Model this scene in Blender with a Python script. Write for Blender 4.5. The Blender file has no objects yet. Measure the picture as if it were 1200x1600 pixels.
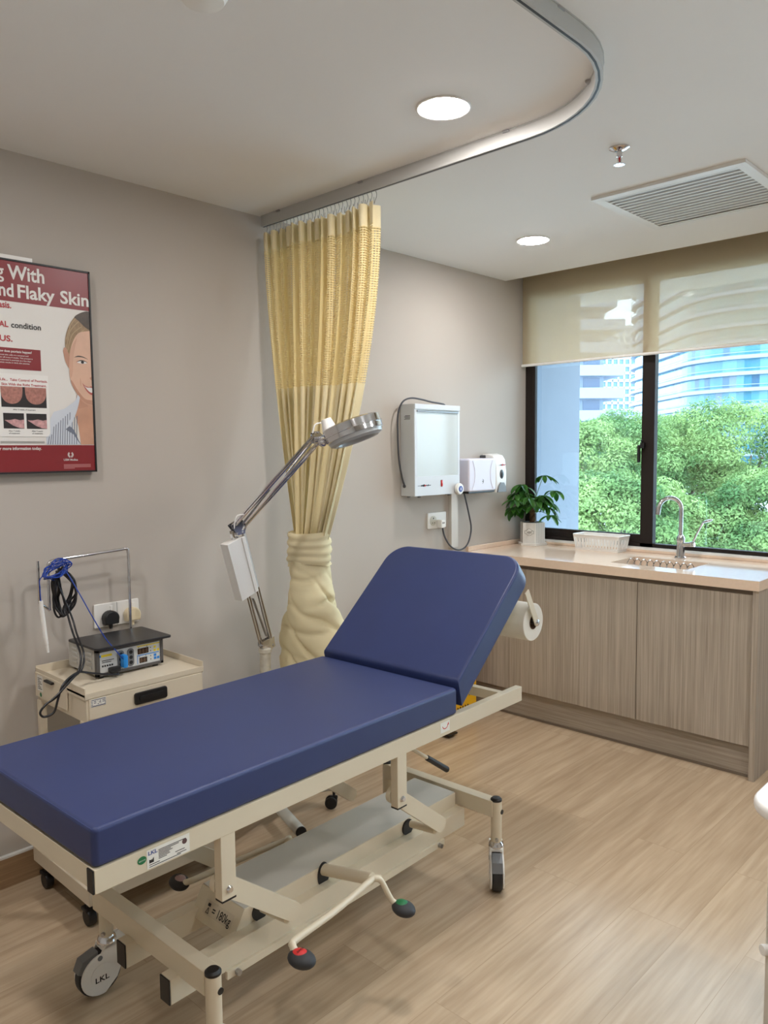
import bpy, bmesh, math, random
import numpy as np
from mathutils import Vector, Matrix

# ------------------------------------------------------------------ camera, sky, sun, exposure
S = bpy.context.scene
COL = S.collection
random.seed(7)
RNG = np.random.default_rng(11)
R = math.radians

F_PX = 1212.5
YAW, PITCH, ROLL = 0.8103, -0.0785, -0.0101
CAM = Vector((-3.9812, -2.7549, 1.5))
_cy, _sy, _cp, _sp = math.cos(YAW), math.sin(YAW), math.cos(PITCH), math.sin(PITCH)
_d = Vector((_sy * _cp, _cy * _cp, _sp)); _r = Vector((_cy, -_sy, 0)); _u = _r.cross(_d)
_rr = _r * math.cos(ROLL) + _u * math.sin(ROLL); _uu = _u * math.cos(ROLL) - _r * math.sin(ROLL)
cam_data = bpy.data.cameras.new('camera')
cam = bpy.data.objects.new('camera', cam_data); COL.objects.link(cam)
cam.matrix_world = Matrix(((_rr.x, _uu.x, -_d.x, CAM.x), (_rr.y, _uu.y, -_d.y, CAM.y), (_rr.z, _uu.z, -_d.z, CAM.z), (0, 0, 0, 1)))
cam_data.sensor_fit = 'HORIZONTAL'; cam_data.sensor_width = 36.0
cam_data.lens = F_PX / 1200 * 36.0
cam_data.clip_start = 0.02; cam_data.clip_end = 2000
S.camera = cam

S.view_settings.view_transform = 'Standard'
S.view_settings.look = 'None'
S.view_settings.gamma = 1.0
S.view_settings.use_curve_mapping = False
S.view_settings.exposure = 0.12

SKY_STRENGTH = 8.0
LAMP_STRENGTH = 245.0
LAMP_COLOR = (1.0, 0.962, 0.945)
world = bpy.data.worlds.new('overcast_sky'); S.world = world
world.use_nodes = True
wn = world.node_tree.nodes; wl = world.node_tree.links
bg = wn['Background']; bg.inputs['Strength'].default_value = SKY_STRENGTH
bg.inputs['Color'].default_value = (0.77, 0.885, 1.0, 1)

sun_d = bpy.data.lights.new('sun', 'SUN'); sun_d.energy = 1.6; sun_d.angle = R(20); sun_d.color = (1.0, 0.97, 0.9)
sun = bpy.data.objects.new('sun', sun_d); COL.objects.link(sun)
sun.rotation_euler = (0, R(-38), R(-25))        # veiled sun, high behind the building the room is in

# ------------------------------------------------------------------ materials
def lin(c):
    return tuple(((x / 255) / 12.92 if x / 255 <= 0.04045 else (((x / 255) + 0.055) / 1.055) ** 2.4) for x in c)

class NT:
    def __init__(s, m):
        s.t = m.node_tree; s.n = s.t.nodes; s.l = s.t.links
    def new(s, k, **kw):
        n = s.n.new(k)
        for a, b in kw.items(): setattr(n, a, b)
        return n
    def link(s, a, b): s.l.new(a, b)

MATS = {}
def mat(name, rgb, rough=0.5, metal=0.0, var=0.06, vscale=6.0, bump=0.0, bscale=200.0, spec=0.5, coat=0.0, stretch=(1, 1, 1)):
    """plain principled surface with a gentle procedural tone variation and optional fine bump"""
    if name in MATS: return MATS[name]
    m = bpy.data.materials.new(name); m.use_nodes = True
    t = NT(m); b = t.n['Principled BSDF']
    c = lin(rgb)
    b.inputs['Roughness'].default_value = rough; b.inputs['Metallic'].default_value = metal
    b.inputs['Specular IOR Level'].default_value = spec
    b.inputs['Coat Weight'].default_value = coat
    tc = t.new('ShaderNodeTexCoord'); mp = t.new('ShaderNodeMapping'); mp.inputs['Scale'].default_value = stretch
    t.link(tc.outputs['Object'], mp.inputs['Vector'])
    nz = t.new('ShaderNodeTexNoise'); nz.inputs['Scale'].default_value = vscale; nz.inputs['Detail'].default_value = 3
    t.link(mp.outputs['Vector'], nz.inputs['Vector'])
    rp = t.new('ShaderNodeValToRGB')
    rp.color_ramp.elements[0].position = 0.3; rp.color_ramp.elements[1].position = 0.7
    rp.color_ramp.elements[0].color = tuple(x * (1 - var) for x in c) + (1,)
    rp.color_ramp.elements[1].color = tuple(min(1, x * (1 + var)) for x in c) + (1,)
    t.link(nz.outputs['Fac'], rp.inputs['Fac']); t.link(rp.outputs['Color'], b.inputs['Base Color'])
    if bump > 0:
        n2 = t.new('ShaderNodeTexNoise'); n2.inputs['Scale'].default_value = bscale; n2.inputs['Detail'].default_value = 2
        t.link(tc.outputs['Object'], n2.inputs['Vector'])
        bp = t.new('ShaderNodeBump'); bp.inputs['Strength'].default_value = bump; bp.inputs['Distance'].default_value = 0.002
        t.link(n2.outputs['Fac'], bp.inputs['Height']); t.link(bp.outputs['Normal'], b.inputs['Normal'])
    MATS[name] = m
    return m

def wood(name, a, b_, grain, rough=0.45, planks=None, bump=0.1, coat=0.0):
    """wood with stretched grain; grain = noise scale per axis; planks = (length, width) lays boards along X"""
    m = bpy.data.materials.new(name); m.use_nodes = True
    t = NT(m); b = t.n['Principled BSDF']; b.inputs['Roughness'].default_value = rough
    b.inputs['Coat Weight'].default_value = coat; b.inputs['Coat Roughness'].default_value = 0.25
    tc = t.new('ShaderNodeTexCoord')
    vec = tc.outputs['Object']
    br = None
    if planks:
        br = t.new('ShaderNodeTexBrick'); br.offset = 0.37; br.offset_frequency = 2
        br.inputs['Scale'].default_value = 1.0; br.inputs['Brick Width'].default_value = planks[0]; br.inputs['Row Height'].default_value = planks[1]
        br.inputs['Mortar Size'].default_value = 0.0008; br.inputs['Mortar Smooth'].default_value = 0.3
        br.inputs['Color1'].default_value = (0, 0, 0, 1); br.inputs['Color2'].default_value = (1, 1, 1, 1); br.inputs['Mortar'].default_value = (0.5, 0.5, 0.5, 1)
        t.link(vec, br.inputs['Vector'])
        ad = t.new('ShaderNodeVectorMath', operation='MULTIPLY_ADD')
        t.link(br.outputs['Color'], ad.inputs[0]); ad.inputs[1].default_value = (7.3, 3.1, 5.0); t.link(vec, ad.inputs[2])
        vec = ad.outputs['Vector']
    mp = t.new('ShaderNodeMapping'); mp.inputs['Scale'].default_value = grain; t.link(vec, mp.inputs['Vector'])
    nz = t.new('ShaderNodeTexNoise'); nz.inputs['Scale'].default_value = 1.0; nz.inputs['Detail'].default_value = 5; nz.inputs['Distortion'].default_value = 0.6
    t.link(mp.outputs['Vector'], nz.inputs['Vector'])
    mp2 = t.new('ShaderNodeMapping'); mp2.inputs['Scale'].default_value = tuple(g * 3.7 for g in grain); t.link(vec, mp2.inputs['Vector'])
    n2 = t.new('ShaderNodeTexNoise'); n2.inputs['Scale'].default_value = 1.0; n2.inputs['Detail'].default_value = 3
    t.link(mp2.outputs['Vector'], n2.inputs['Vector'])
    mx = t.new('ShaderNodeMath', operation='MULTIPLY_ADD'); t.link(n2.outputs['Fac'], mx.inputs[0]); mx.inputs[1].default_value = 0.45
    ml = t.new('ShaderNodeMath', operation='MULTIPLY'); t.link(nz.outputs['Fac'], ml.inputs[0]); ml.inputs[1].default_value = 0.6
    t.link(ml.outputs[0], mx.inputs[2])
    last = mx.outputs[0]
    if planks:
        pm = t.new('ShaderNodeMath', operation='MULTIPLY_ADD'); t.link(br.outputs['Color'], pm.inputs[0]); pm.inputs[1].default_value = 0.10
        t.link(last, pm.inputs[2]); sb = t.new('ShaderNodeMath', operation='SUBTRACT'); t.link(pm.outputs[0], sb.inputs[0]); sb.inputs[1].default_value = 0.05
        last = sb.outputs[0]
    rp = t.new('ShaderNodeValToRGB'); rp.color_ramp.elements[0].position = 0.36; rp.color_ramp.elements[1].position = 0.68
    rp.color_ramp.elements[0].color = lin(a) + (1,); rp.color_ramp.elements[1].color = lin(b_) + (1,)
    t.link(last, rp.inputs['Fac'])
    colout = rp.outputs['Color']
    if planks:
        mm = t.new('ShaderNodeMix', data_type='RGBA'); t.link(br.outputs['Fac'], mm.inputs['Factor'])
        t.link(colout, mm.inputs[6]); mm.inputs[7].default_value = lin((164, 140, 113)) + (1,)
        colout = mm.outputs[2]
    t.link(colout, b.inputs['Base Color'])
    bp = t.new('ShaderNodeBump'); bp.inputs['Strength'].default_value = bump; bp.inputs['Distance'].default_value = 0.001
    t.link(last, bp.inputs['Height']); t.link(bp.outputs['Normal'], b.inputs['Normal'])
    MATS[name] = m
    return m

def emis(name, rgb, k):
    m = bpy.data.materials.new(name); m.use_nodes = True
    t = NT(m); t.n.remove(t.n['Principled BSDF']); e = t.new('ShaderNodeEmission')
    e.inputs['Color'].default_value = tuple(rgb) + (1,); e.inputs['Strength'].default_value = k
    t.link(e.outputs[0], t.n['Material Output'].inputs['Surface'])
    MATS[name] = m
    return m

def cloth(name, rgb, trans=0.25, holes=None, clear=0.0, weave=900.0):
    """woven cloth: diffuse + translucent; holes=(pitch_u, pitch_v) cuts a net through UV; clear = open area of a fine mesh"""
    m = bpy.data.materials.new(name); m.use_nodes = True
    t = NT(m); t.n.remove(t.n['Principled BSDF']); out = t.n['Material Output']
    c = lin(rgb)
    tc = t.new('ShaderNodeTexCoord')
    nz = t.new('ShaderNodeTexNoise'); nz.inputs['Scale'].default_value = weave; t.link(tc.outputs['Object'], nz.inputs['Vector'])
    rp = t.new('ShaderNodeValToRGB'); rp.color_ramp.elements[0].color = tuple(x * 0.9 for x in c) + (1,); rp.color_ramp.elements[1].color = tuple(min(1, x * 1.06) for x in c) + (1,)
    t.link(nz.outputs['Fac'], rp.inputs['Fac'])
    df = t.new('ShaderNodeBsdfDiffuse'); tr = t.new('ShaderNodeBsdfTranslucent')
    t.link(rp.outputs['Color'], df.inputs['Color']); t.link(rp.outputs['Color'], tr.inputs['Color'])
    mx = t.new('ShaderNodeMixShader'); mx.inputs[0].default_value = trans
    t.link(df.outputs[0], mx.inputs[1]); t.link(tr.outputs[0], mx.inputs[2])
    last = mx.outputs[0]
    if clear > 0:
        tp = t.new('ShaderNodeBsdfTransparent'); m2 = t.new('ShaderNodeMixShader'); m2.inputs[0].default_value = clear
        t.link(last, m2.inputs[1]); t.link(tp.outputs[0], m2.inputs[2]); last = m2.outputs[0]
    if holes:
        sep = t.new('ShaderNodeSeparateXYZ'); t.link(tc.outputs['UV'], sep.inputs[0])
        fac = None
        for ax, (p, w) in zip('XY', holes):
            dv = t.new('ShaderNodeMath', operation='DIVIDE'); t.link(sep.outputs[ax], dv.inputs[0]); dv.inputs[1].default_value = p
            fr = t.new('ShaderNodeMath', operation='FRACT'); t.link(dv.outputs[0], fr.inputs[0])
            lt = t.new('ShaderNodeMath', operation='LESS_THAN'); t.link(fr.outputs[0], lt.inputs[0]); lt.inputs[1].default_value = w
            if fac is None: fac = lt.outputs[0]
            else:
                ml = t.new('ShaderNodeMath', operation='MULTIPLY'); t.link(fac, ml.inputs[0]); t.link(lt.outputs[0], ml.inputs[1]); fac = ml.outputs[0]
        tp = t.new('ShaderNodeBsdfTransparent'); m3 = t.new('ShaderNodeMixShader')
        t.link(fac, m3.inputs[0]); t.link(last, m3.inputs[1]); t.link(tp.outputs[0], m3.inputs[2]); last = m3.outputs[0]
    t.link(last, out.inputs['Surface'])
    MATS[name] = m
    return m

def glassy(name, tint, refl=0.06, rough=0.0):
    """thin pane: tinted see-through with a fresnel reflection"""
    m = bpy.data.materials.new(name); m.use_nodes = True
    t = NT(m); t.n.remove(t.n['Principled BSDF']); out = t.n['Material Output']
    tp = t.new('ShaderNodeBsdfTransparent'); tp.inputs['Color'].default_value = tuple(tint) + (1,)
    gl = t.new('ShaderNodeBsdfGlossy'); gl.inputs['Roughness'].default_value = rough
    fr = t.new('ShaderNodeFresnel'); fr.inputs['IOR'].default_value = 1.45
    ml = t.new('ShaderNodeMath', operation='MULTIPLY_ADD'); t.link(fr.outputs[0], ml.inputs[0]); ml.inputs[1].default_value = 1.0; ml.inputs[2].default_value = refl * 0.2
    mx = t.new('ShaderNodeMixShader'); t.link(ml.outputs[0], mx.inputs[0]); t.link(tp.outputs[0], mx.inputs[1]); t.link(gl.outputs[0], mx.inputs[2])
    t.link(mx.outputs[0], out.inputs['Surface'])
    MATS[name] = m
    return m

def leaf_mat(name, a, b_, vscale, trans=0.35, rough=0.5, gloss=0.0):
    m = bpy.data.materials.new(name); m.use_nodes = True
    t = NT(m); p = t.n['Principled BSDF']; out = t.n['Material Output']
    geo = t.new('ShaderNodeNewGeometry')
    nz = t.new('ShaderNodeTexNoise'); nz.inputs['Scale'].default_value = vscale; nz.inputs['Detail'].default_value = 2; t.link(geo.outputs['Position'], nz.inputs['Vector'])
    rp = t.new('ShaderNodeValToRGB'); rp.color_ramp.elements[0].position = 0.35; rp.color_ramp.elements[1].position = 0.65
    rp.color_ramp.elements[0].color = lin(a) + (1,); rp.color_ramp.elements[1].color = lin(b_) + (1,)
    t.link(nz.outputs['Fac'], rp.inputs['Fac']); t.link(rp.outputs['Color'], p.inputs['Base Color'])
    p.inputs['Roughness'].default_value = rough; p.inputs['Specular IOR Level'].default_value = 0.35
    tr = t.new('ShaderNodeBsdfTranslucent'); t.link(rp.outputs['Color'], tr.inputs['Color'])
    mx = t.new('ShaderNodeMixShader'); mx.inputs[0].default_value = trans
    t.link(p.outputs[0], mx.inputs[1]); t.link(tr.outputs[0], mx.inputs[2]); t.link(mx.outputs[0], out.inputs['Surface'])
    MATS[name] = m
    return m

M_WALL = mat('painted_wall', (188, 180, 171), 0.75, var=0.015, vscale=1.5, bump=0.05, bscale=300)
M_CEIL = mat('ceiling_paint', (238, 236, 233), 0.8, var=0.01, vscale=1.0, bump=0.03, bscale=250)
M_FLOOR = wood('oak_plank_floor', (174, 151, 124), (201, 179, 151), (1.1, 17.0, 1.0), 0.27, planks=(1.22, 0.183), bump=0.12)
M_SKIRT = wood('oak_skirting', (146, 116, 86), (178, 146, 112), (2.0, 1.0, 60.0), 0.45)
M_CAB = wood('striped_laminate', (150, 138, 124), (192, 180, 165), (85.0, 85.0, 1.1), 0.5)
M_CABH = wood('striped_laminate_flat', (142, 130, 116), (178, 166, 152), (85.0, 1.6, 70.0), 0.5)
M_DARKGAP = mat('shadow_gap_board', (120, 106, 92), 0.6)
M_TOP = mat('cream_quartz', (232, 208, 186), 0.09, var=0.02, vscale=60)
M_FRAME = mat('dark_bronze_aluminium', (36, 29, 26), 0.6, spec=0.25)
M_WHITE = mat('white_paint', (232, 231, 228), 0.4, var=0.01)
M_WPL = mat('white_plastic', (236, 234, 229), 0.35, var=0.01)
M_CREAM = mat('cream_powder_coat', (216, 204, 180), 0.38, var=0.015)
M_CREAM2 = mat('cart_cream_enamel', (218, 206, 184), 0.36, var=0.015)
M_GREYTOP = mat('grey_enamel_cover', (196, 193, 184), 0.3, var=0.02)
M_NAVY = mat('navy_vinyl', (46, 58, 102), 0.42, var=0.03, vscale=9, bump=0.12, bscale=700, spec=0.45)
M_NAVY2 = mat('navy_stitching', (66, 78, 128), 0.6)
M_BLACK = mat('black_plastic', (22, 22, 24), 0.45)
M_RUBBER = mat('dark_rubber', (44, 45, 48), 0.6)
M_CHROME = mat('chrome', (215, 215, 218), 0.12, metal=1.0, var=0.01)
M_STEEL = mat('brushed_steel', (170, 170, 172), 0.28, metal=1.0, var=0.03)
M_GREYPL = mat('grey_plastic', (112, 114, 116), 0.45)
M_DKGREY = mat('dark_grey_plastic', (74, 76, 80), 0.45)
M_YELLOW = mat('yellow_bin_plastic', (238, 184, 20), 0.4, var=0.03)
M_RED = mat('signal_red', (206, 40, 40), 0.5)
M_GREEN = mat('label_green', (24, 112, 66), 0.5)
M_BLUE = mat('cable_blue', (26, 66, 160), 0.4)
M_LBLUE = mat('plug_light_blue', (40, 140, 220), 0.4)
M_INK = mat('printed_black', (30, 28, 30), 0.6)
M_PAPER = mat('label_paper', (232, 230, 222), 0.55, var=0.01)
M_SOIL = mat('potting_soil', (52, 38, 28), 0.9, var=0.3, vscale=80)
M_BARK = mat('plant_bark', (92, 66, 44), 0.85, var=0.25, vscale=40)

# ------------------------------------------------------------------ mesh building helpers
class MB:
    def __init__(s): s.bm = bmesh.new(); s.bm.loops.layers.uv.new('UVMap')
    def _merge(s, t, m, M=None):
        if M is not None: bmesh.ops.transform(t, matrix=M, verts=t.verts)
        for f in t.faces: f.material_index = m
        me = bpy.data.meshes.new('tmp'); t.to_mesh(me); t.free(); s.bm.from_mesh(me); bpy.data.meshes.remove(me)
    def box(s, x0, x1, y0, y1, z0, z1, m=0, bev=0.0, seg=2, M=None):
        t = bmesh.new(); bmesh.ops.create_cube(t, size=1)
        for v in t.verts:
            v.co = Vector((x0 + (v.co.x + .5) * (x1 - x0), y0 + (v.co.y + .5) * (y1 - y0), z0 + (v.co.z + .5) * (z1 - z0)))
        if bev > 0: bmesh.ops.bevel(t, geom=list(t.edges), offset=bev, segments=seg, profile=0.5, affect='EDGES')
        s._merge(t, m, M); return s
    def cyl(s, p0, p1, r0, r1=None, seg=24, m=0, bev=0.0):
        p0 = Vector(p0); p1 = Vector(p1); r1 = r0 if r1 is None else r1
        d = p1 - p0; L = d.length
        t = bmesh.new(); bmesh.ops.create_cone(t, cap_ends=True, segments=seg, radius1=r0, radius2=r1, depth=L)
        if bev > 0:
            ed = [e for e in t.edges if abs(e.verts[0].co.z - e.verts[1].co.z) < 1e-6]
            bmesh.ops.bevel(t, geom=ed, offset=bev, segments=2, profile=0.5, affect='EDGES')
        q = d.to_track_quat('Z', 'Y').to_matrix().to_4x4()
        s._merge(t, m, Matrix.Translation((p0 + p1) / 2) @ q); return s
    def sph(s, c, r, m=0, sc=(1, 1, 1), M=None, seg=20):
        t = bmesh.new(); bmesh.ops.create_uvsphere(t, u_segments=seg, v_segments=max(8, seg // 2), radius=r)
        for v in t.verts: v.co = Vector((v.co.x * sc[0], v.co.y * sc[1], v.co.z * sc[2]))
        MM = Matrix.Translation(Vector(c)); 
        if M is not None: MM = MM @ M
        s._merge(t, m, MM); return s
    def tube(s, pts, r, seg=10, m=0, closed=False):
        pts = [Vector(p) for p in pts]; n = len(pts)
        rs = r if isinstance(r, (list, tuple)) else [r] * n
        tang = []
        for i in range(n):
            a = pts[(i - 1) % n] if (closed or i > 0) else pts[i]
            b = pts[(i + 1) % n] if (closed or i < n - 1) else pts[i]
            d = (b - a); tang.append(d.normalized() if d.length > 1e-9 else Vector((0, 0, 1)))
        up = Vector((0, 0, 1)) if abs(tang[0].z) < 0.9 else Vector((1, 0, 0))
        nrm = (up - tang[0] * up.dot(tang[0])).normalized()
        t = bmesh.new(); rings = []
        for i in range(n):
            if i:
                nrm = (nrm - tang[i] * nrm.dot(tang[i]))
                nrm = nrm.normalized() if nrm.length > 1e-6 else tang[i].orthogonal().normalized()
            bn = tang[i].cross(nrm)
            rings.append([t.verts.new(pts[i] + (nrm * math.cos(2 * math.pi * k / seg) + bn * math.sin(2 * math.pi * k / seg)) * rs[i]) for k in range(seg)])
        for i in range(n if closed else n - 1):
            a, b = rings[i], rings[(i + 1) % n]
            for k in range(seg): t.faces.new((a[k], a[(k + 1) % seg], b[(k + 1) % seg], b[k]))
        if not closed:
            t.faces.new(list(reversed(rings[0]))); t.faces.new(rings[-1])
        s._merge(t, m); return s
    def lathe(s, prof, M=None, seg=32, m=0):
        t = bmesh.new(); rings = []
        for (r, z) in prof:
            rings.append([t.verts.new((max(r, 1e-5) * math.cos(2 * math.pi * k / seg), max(r, 1e-5) * math.sin(2 * math.pi * k / seg), z)) for k in range(seg)])
        for a, b in zip(rings, rings[1:]):
            for k in range(seg): t.faces.new((a[k], a[(k + 1) % seg], b[(k + 1) % seg], b[k]))
        bmesh.ops.remove_doubles(t, verts=t.verts, dist=2e-5)
        bmesh.ops.recalc_face_normals(t, faces=t.faces)
        s._merge(t, m, M); return s
    def prism(s, poly, depth, M=None, m=0, bev=0.0, seg=2, fn=None):
        """poly in local XY extruded along local Z from 0 to depth"""
        t = bmesh.new()
        a = [t.verts.new((x, y, 0)) for x, y in poly]; b = [t.verts.new((x, y, depth)) for x, y in poly]
        n = len(poly)
        t.faces.new(list(reversed(a))); t.faces.new(b)
        for k in range(n): t.faces.new((a[k], a[(k + 1) % n], b[(k + 1) % n], b[k]))
        bmesh.ops.recalc_face_normals(t, faces=t.faces)
        if bev > 0:
            ed = [e for e in t.edges if abs(e.verts[0].co.z - e.verts[1].co.z) < 1e-6]
            bmesh.ops.bevel(t, geom=ed, offset=bev, segments=seg, profile=0.5, affect='EDGES')
        if fn:
            for v in t.verts: v.co = Vector(fn(v.co))
        s._merge(t, m, M); return s
    def flat(s, poly, M, m=0):
        t = bmesh.new(); t.faces.new([t.verts.new((x, y, 0)) for x, y in poly]); s._merge(t, m, M); return s
    def grid(s, P, m=0, UV=None, wrap=False):
        """P[i][j] -> points; optional UV the same shape"""
        bm = s.bm; lay = bm.loops.layers.uv.active
        V = [[bm.verts.new(p) for p in row] for row in P]
        ni = len(P); nj = len(P[0])
        for i in range(ni - 1):
            for j in range(nj if wrap else nj - 1):
                j2 = (j + 1) % nj
                f = bm.faces.new((V[i][j], V[i][j2], V[i + 1][j2], V[i + 1][j])); f.material_index = m if not callable(m) else m(i, j)
                if UV:
                    for lp, (a, b) in zip(f.loops, ((i, j), (i, j2), (i + 1, j2), (i + 1, j))): lp[lay].uv = UV[a][b]
        return s
    def text(s, st, M, w=None, h=None, align='LEFT', m=0, bold=0.0, shear=0.0):
        """lettering in the local XY plane of M; scaled so that capitals are h tall and the line is w wide"""
        cu = bpy.data.curves.new('t', 'FONT'); cu.body = st; cu.size = 1.0; cu.offset = bold; cu.shear = shear; cu.resolution_u = 3
        o = bpy.data.objects.new('t', cu); COL.objects.link(o)
        dg = bpy.context.evaluated_depsgraph_get(); me = bpy.data.meshes.new_from_object(o.evaluated_get(dg))
        bpy.data.objects.remove(o); bpy.data.curves.remove(cu)
        t = bmesh.new(); t.from_mesh(me); bpy.data.meshes.remove(me)
        if not t.verts: t.free(); return s
        x0 = min(v.co.x for v in t.verts); x1 = max(v.co.x for v in t.verts)
        sy = (h / 0.70) if h else 1.0
        sx = (w / (x1 - x0)) if w else sy
        off = {'LEFT': -x0, 'CENTER': -(x0 + x1) / 2, 'RIGHT': -x1}[align]
        for v in t.verts: v.co = Vector(((v.co.x + off) * sx, v.co.y * sy, 0))
        s._merge(t, m, M); return s
    def build(s, name, mats, parent=None, sharp=35, smooth=True):
        me = bpy.data.meshes.new(name); s.bm.to_mesh(me); s.bm.free()
        for mt in (mats if isinstance(mats, (list, tuple)) else [mats]): me.materials.append(mt)
        if smooth:
            me.polygons.foreach_set('use_smooth', [True] * len(me.polygons)); me.set_sharp_from_angle(angle=R(sharp))
        o = bpy.data.objects.new(name, me); COL.objects.link(o)
        if smooth and sharp < 170:
            wn_ = o.modifiers.new('weighted_normal', 'WEIGHTED_NORMAL'); wn_.keep_sharp = True; wn_.weight = 90
        if parent is not None: o.parent = parent
        return o

def thing(name, label, cat, loc=(0, 0, 0), rz=0.0, group=None):
    o = bpy.data.objects.new(name, None); COL.objects.link(o); o.empty_display_size = 0.05
    o.location = loc; o.rotation_euler = (0, 0, rz)
    tag(o, label, cat, group); return o
def tag(o, label, cat, group=None):
    o['label'] = label; o['category'] = cat
    if group: o['group'] = group
    return o
def struct(o): o['kind'] = 'structure'; return o
def copy_tree(o, parent=None):
    c = o.copy(); COL.objects.link(c)
    if parent is not None: c.parent = parent
    for ch in list(o.children): copy_tree(ch, c)
    return c
def cr(pts, n=8, closed=False):
    """Catmull-Rom through points"""
    P = [Vector(p) for p in pts]; out = []
    N = len(P)
    for i in range(N if closed else N - 1):
        if closed: a, b, c, d = P[(i - 1) % N], P[i], P[(i + 1) % N], P[(i + 2) % N]
        else: a, b, c, d = P[max(i - 1, 0)], P[i], P[i + 1], P[min(i + 2, N - 1)]
        for k in range(n):
            t = k / n
            out.append(0.5 * ((2 * b) + (c - a) * t + (2 * a - 5 * b + 4 * c - d) * t * t + (3 * b - a - 3 * c + d) * t ** 3))
    if not closed: out.append(P[-1])
    return out
def frame(o, ux, uy):
    """matrix whose local X, Y run along ux, uy and Z along their cross product"""
    ux = Vector(ux).normalized(); uy = Vector(uy); uy = (uy - ux * uy.dot(ux)).normalized(); uz = ux.cross(uy); o = Vector(o)
    return Matrix(((ux.x, uy.x, uz.x, o.x), (ux.y, uy.y, uz.y, o.y), (ux.z, uy.z, uz.z, o.z), (0, 0, 0, 1)))
def rrect(x0, x1, y0, y1, r, n=6, corners=(1, 1, 1, 1)):
    P = []
    for (cx, cy, a0, on) in ((x1 - r, y0 + r, -90, corners[0]), (x1 - r, y1 - r, 0, corners[1]), (x0 + r, y1 - r, 90, corners[2]), (x0 + r, y0 + r, 180, corners[3])):
        if on:
            for k in range(n + 1):
                a = R(a0 + 90 * k / n); P.append((cx + r * math.cos(a), cy + r * math.sin(a)))
        else:
            a = R(a0 + 45); P.append((cx + r * (1 if math.cos(a) > 0 else -1), cy + r * (1 if math.sin(a) > 0 else -1)))
    return P
def ellipse(cx, cy, rx, ry, n=24): return [(cx + rx * math.cos(2 * math.pi * k / n), cy + ry * math.sin(2 * math.pi * k / n)) for k in range(n)]

# wall A (the long wall with the poster) is the plane y=0, the window wall is at x=0.23, z is up
H = 2.516
X0, X1, Y0 = -5.3, 0.23, -4.7
def onwall(x, z, y=0.0): return frame((x, y, z), (1, 0, 0), (0, 0, 1))      # print on wall A, facing the room

# ------------------------------------------------------------------ setting
struct(MB().box(X0 - .1, X1 + .1, Y0 - .1, .12, -.12, 0).build('floor', M_FLOOR))
struct(MB().box(X0 - .1, 0.0, Y0 - .1, .12, H, H + .12).build('ceiling', M_CEIL))
struct(MB().box(X0 - .1, X1 + .12, 0, .12, 0, 2.9).build('wall_back', M_WALL))
struct(MB().box(X0 - .1, X0, Y0, 0, 0, H).build('wall_left', M_WALL))
struct(MB().box(X0 - .1, X1 + .12, Y0 - .1, Y0, 0, 2.9).build('wall_front', M_WALL))
WZ0, WZ1, WY1 = 0.939, 2.47, -4.5
w = MB()
w.box(X1, X1 + .12, -2.45, 0, 0, WZ0 - .03); w.box(X1, X1 + .12, Y0, 0, WZ1, 2.9); w.box(X1, X1 + .12, Y0, WY1, .10, WZ1); w.box(X1, X1 + .12, Y0, -2.45, 0, .10); w.box(X1, X1 + .12, -2.45, -1.72, WZ0 - .03, WZ1)
struct(w.build('wall_right', M_WALL))
w = MB(); w.box(0.0, X1, Y0, 0, 2.78, 2.9); w.box(-.1, 0.0, Y0, 0, H + .12, 2.9)
struct(w.build('trim_1', M_CEIL))                                            # roof of the blind recess
sk = MB().box(X0, -.42, -.014, 0, 0, 0.105); sk.box(X0, -.42, -.016, 0, 0.105, 0.112, m=1)
struct(sk.build('baseboard_back', [M_SKIRT, M_WHITE]))

# window: dark frames, sliding left sash, fixed right pane, added panes beyond the frame of view
win = MB()
fx0, fx1 = 0.222, 0.263
win.box(fx0, fx1, -1.72, 0, WZ0, WZ0 + .022); win.box(fx0, fx1, -1.72, 0, WZ1 - .045, WZ1)
win.box(fx0, fx1, -.05, -.001, WZ0, WZ1)
for y in (-.774, -1.646):
    win.box(fx0, fx1, y - .074, y, WZ0, WZ1)
wf = win.build('window_1', M_FRAME); struct(wf)
sash = MB(); sash.box(.225, .255, -.774, -.05, WZ0 + .022, WZ0 + .07, m=0, bev=.003); sash.box(.223, .256, -.774, -.05, WZ0 + .04, WZ0 + .046, m=0)
sash.box(.222, .25, -.07, -.05, WZ0, WZ1 - .045, bev=.003)
sash.build('sash_rail', M_FRAME, wf)
M_GLASS = glassy('window_glass', (0.88, 0.965, 0.985))
MB().box(.2595, .2625, -1.69, -.04, WZ0 + .02, WZ1 - .04).build('pane', M_GLASS, wf)
w2 = MB()                                                                    # unseen full-height glazing, added further along the wall to bring in daylight
for (za, zb) in ((.10, .14), (WZ1 - .045, WZ1)): w2.box(fx0, fx1, WY1, -2.45, za, zb)
for y in (-2.45, -3.45, WY1 + .06): w2.box(fx0, fx1, y - .06, y, .10, WZ1)
wf2 = struct(w2.build('added_window', M_FRAME))
MB().box(.2595, .2625, WY1 + .04, -2.49, .12, WZ1 - .04).build('pane', M_GLASS, wf2)
lt = MB(); lt.box(.198, .216, -.80, -.775, 1.50, 1.535, bev=.004); lt.box(.195, .214, -.775, -.760, 1.42, 1.52, bev=.004); lt.cyl((.205, -.79, 1.53), (.19, -.79, 1.545), .006)
lt.build('window_latch', M_BLACK, wf)
struct(MB().box(.19, .232, -1.72, -.001, WZ0 - .012, WZ0 + .001, bev=.002).build('trim_2', M_WHITE))

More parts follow.
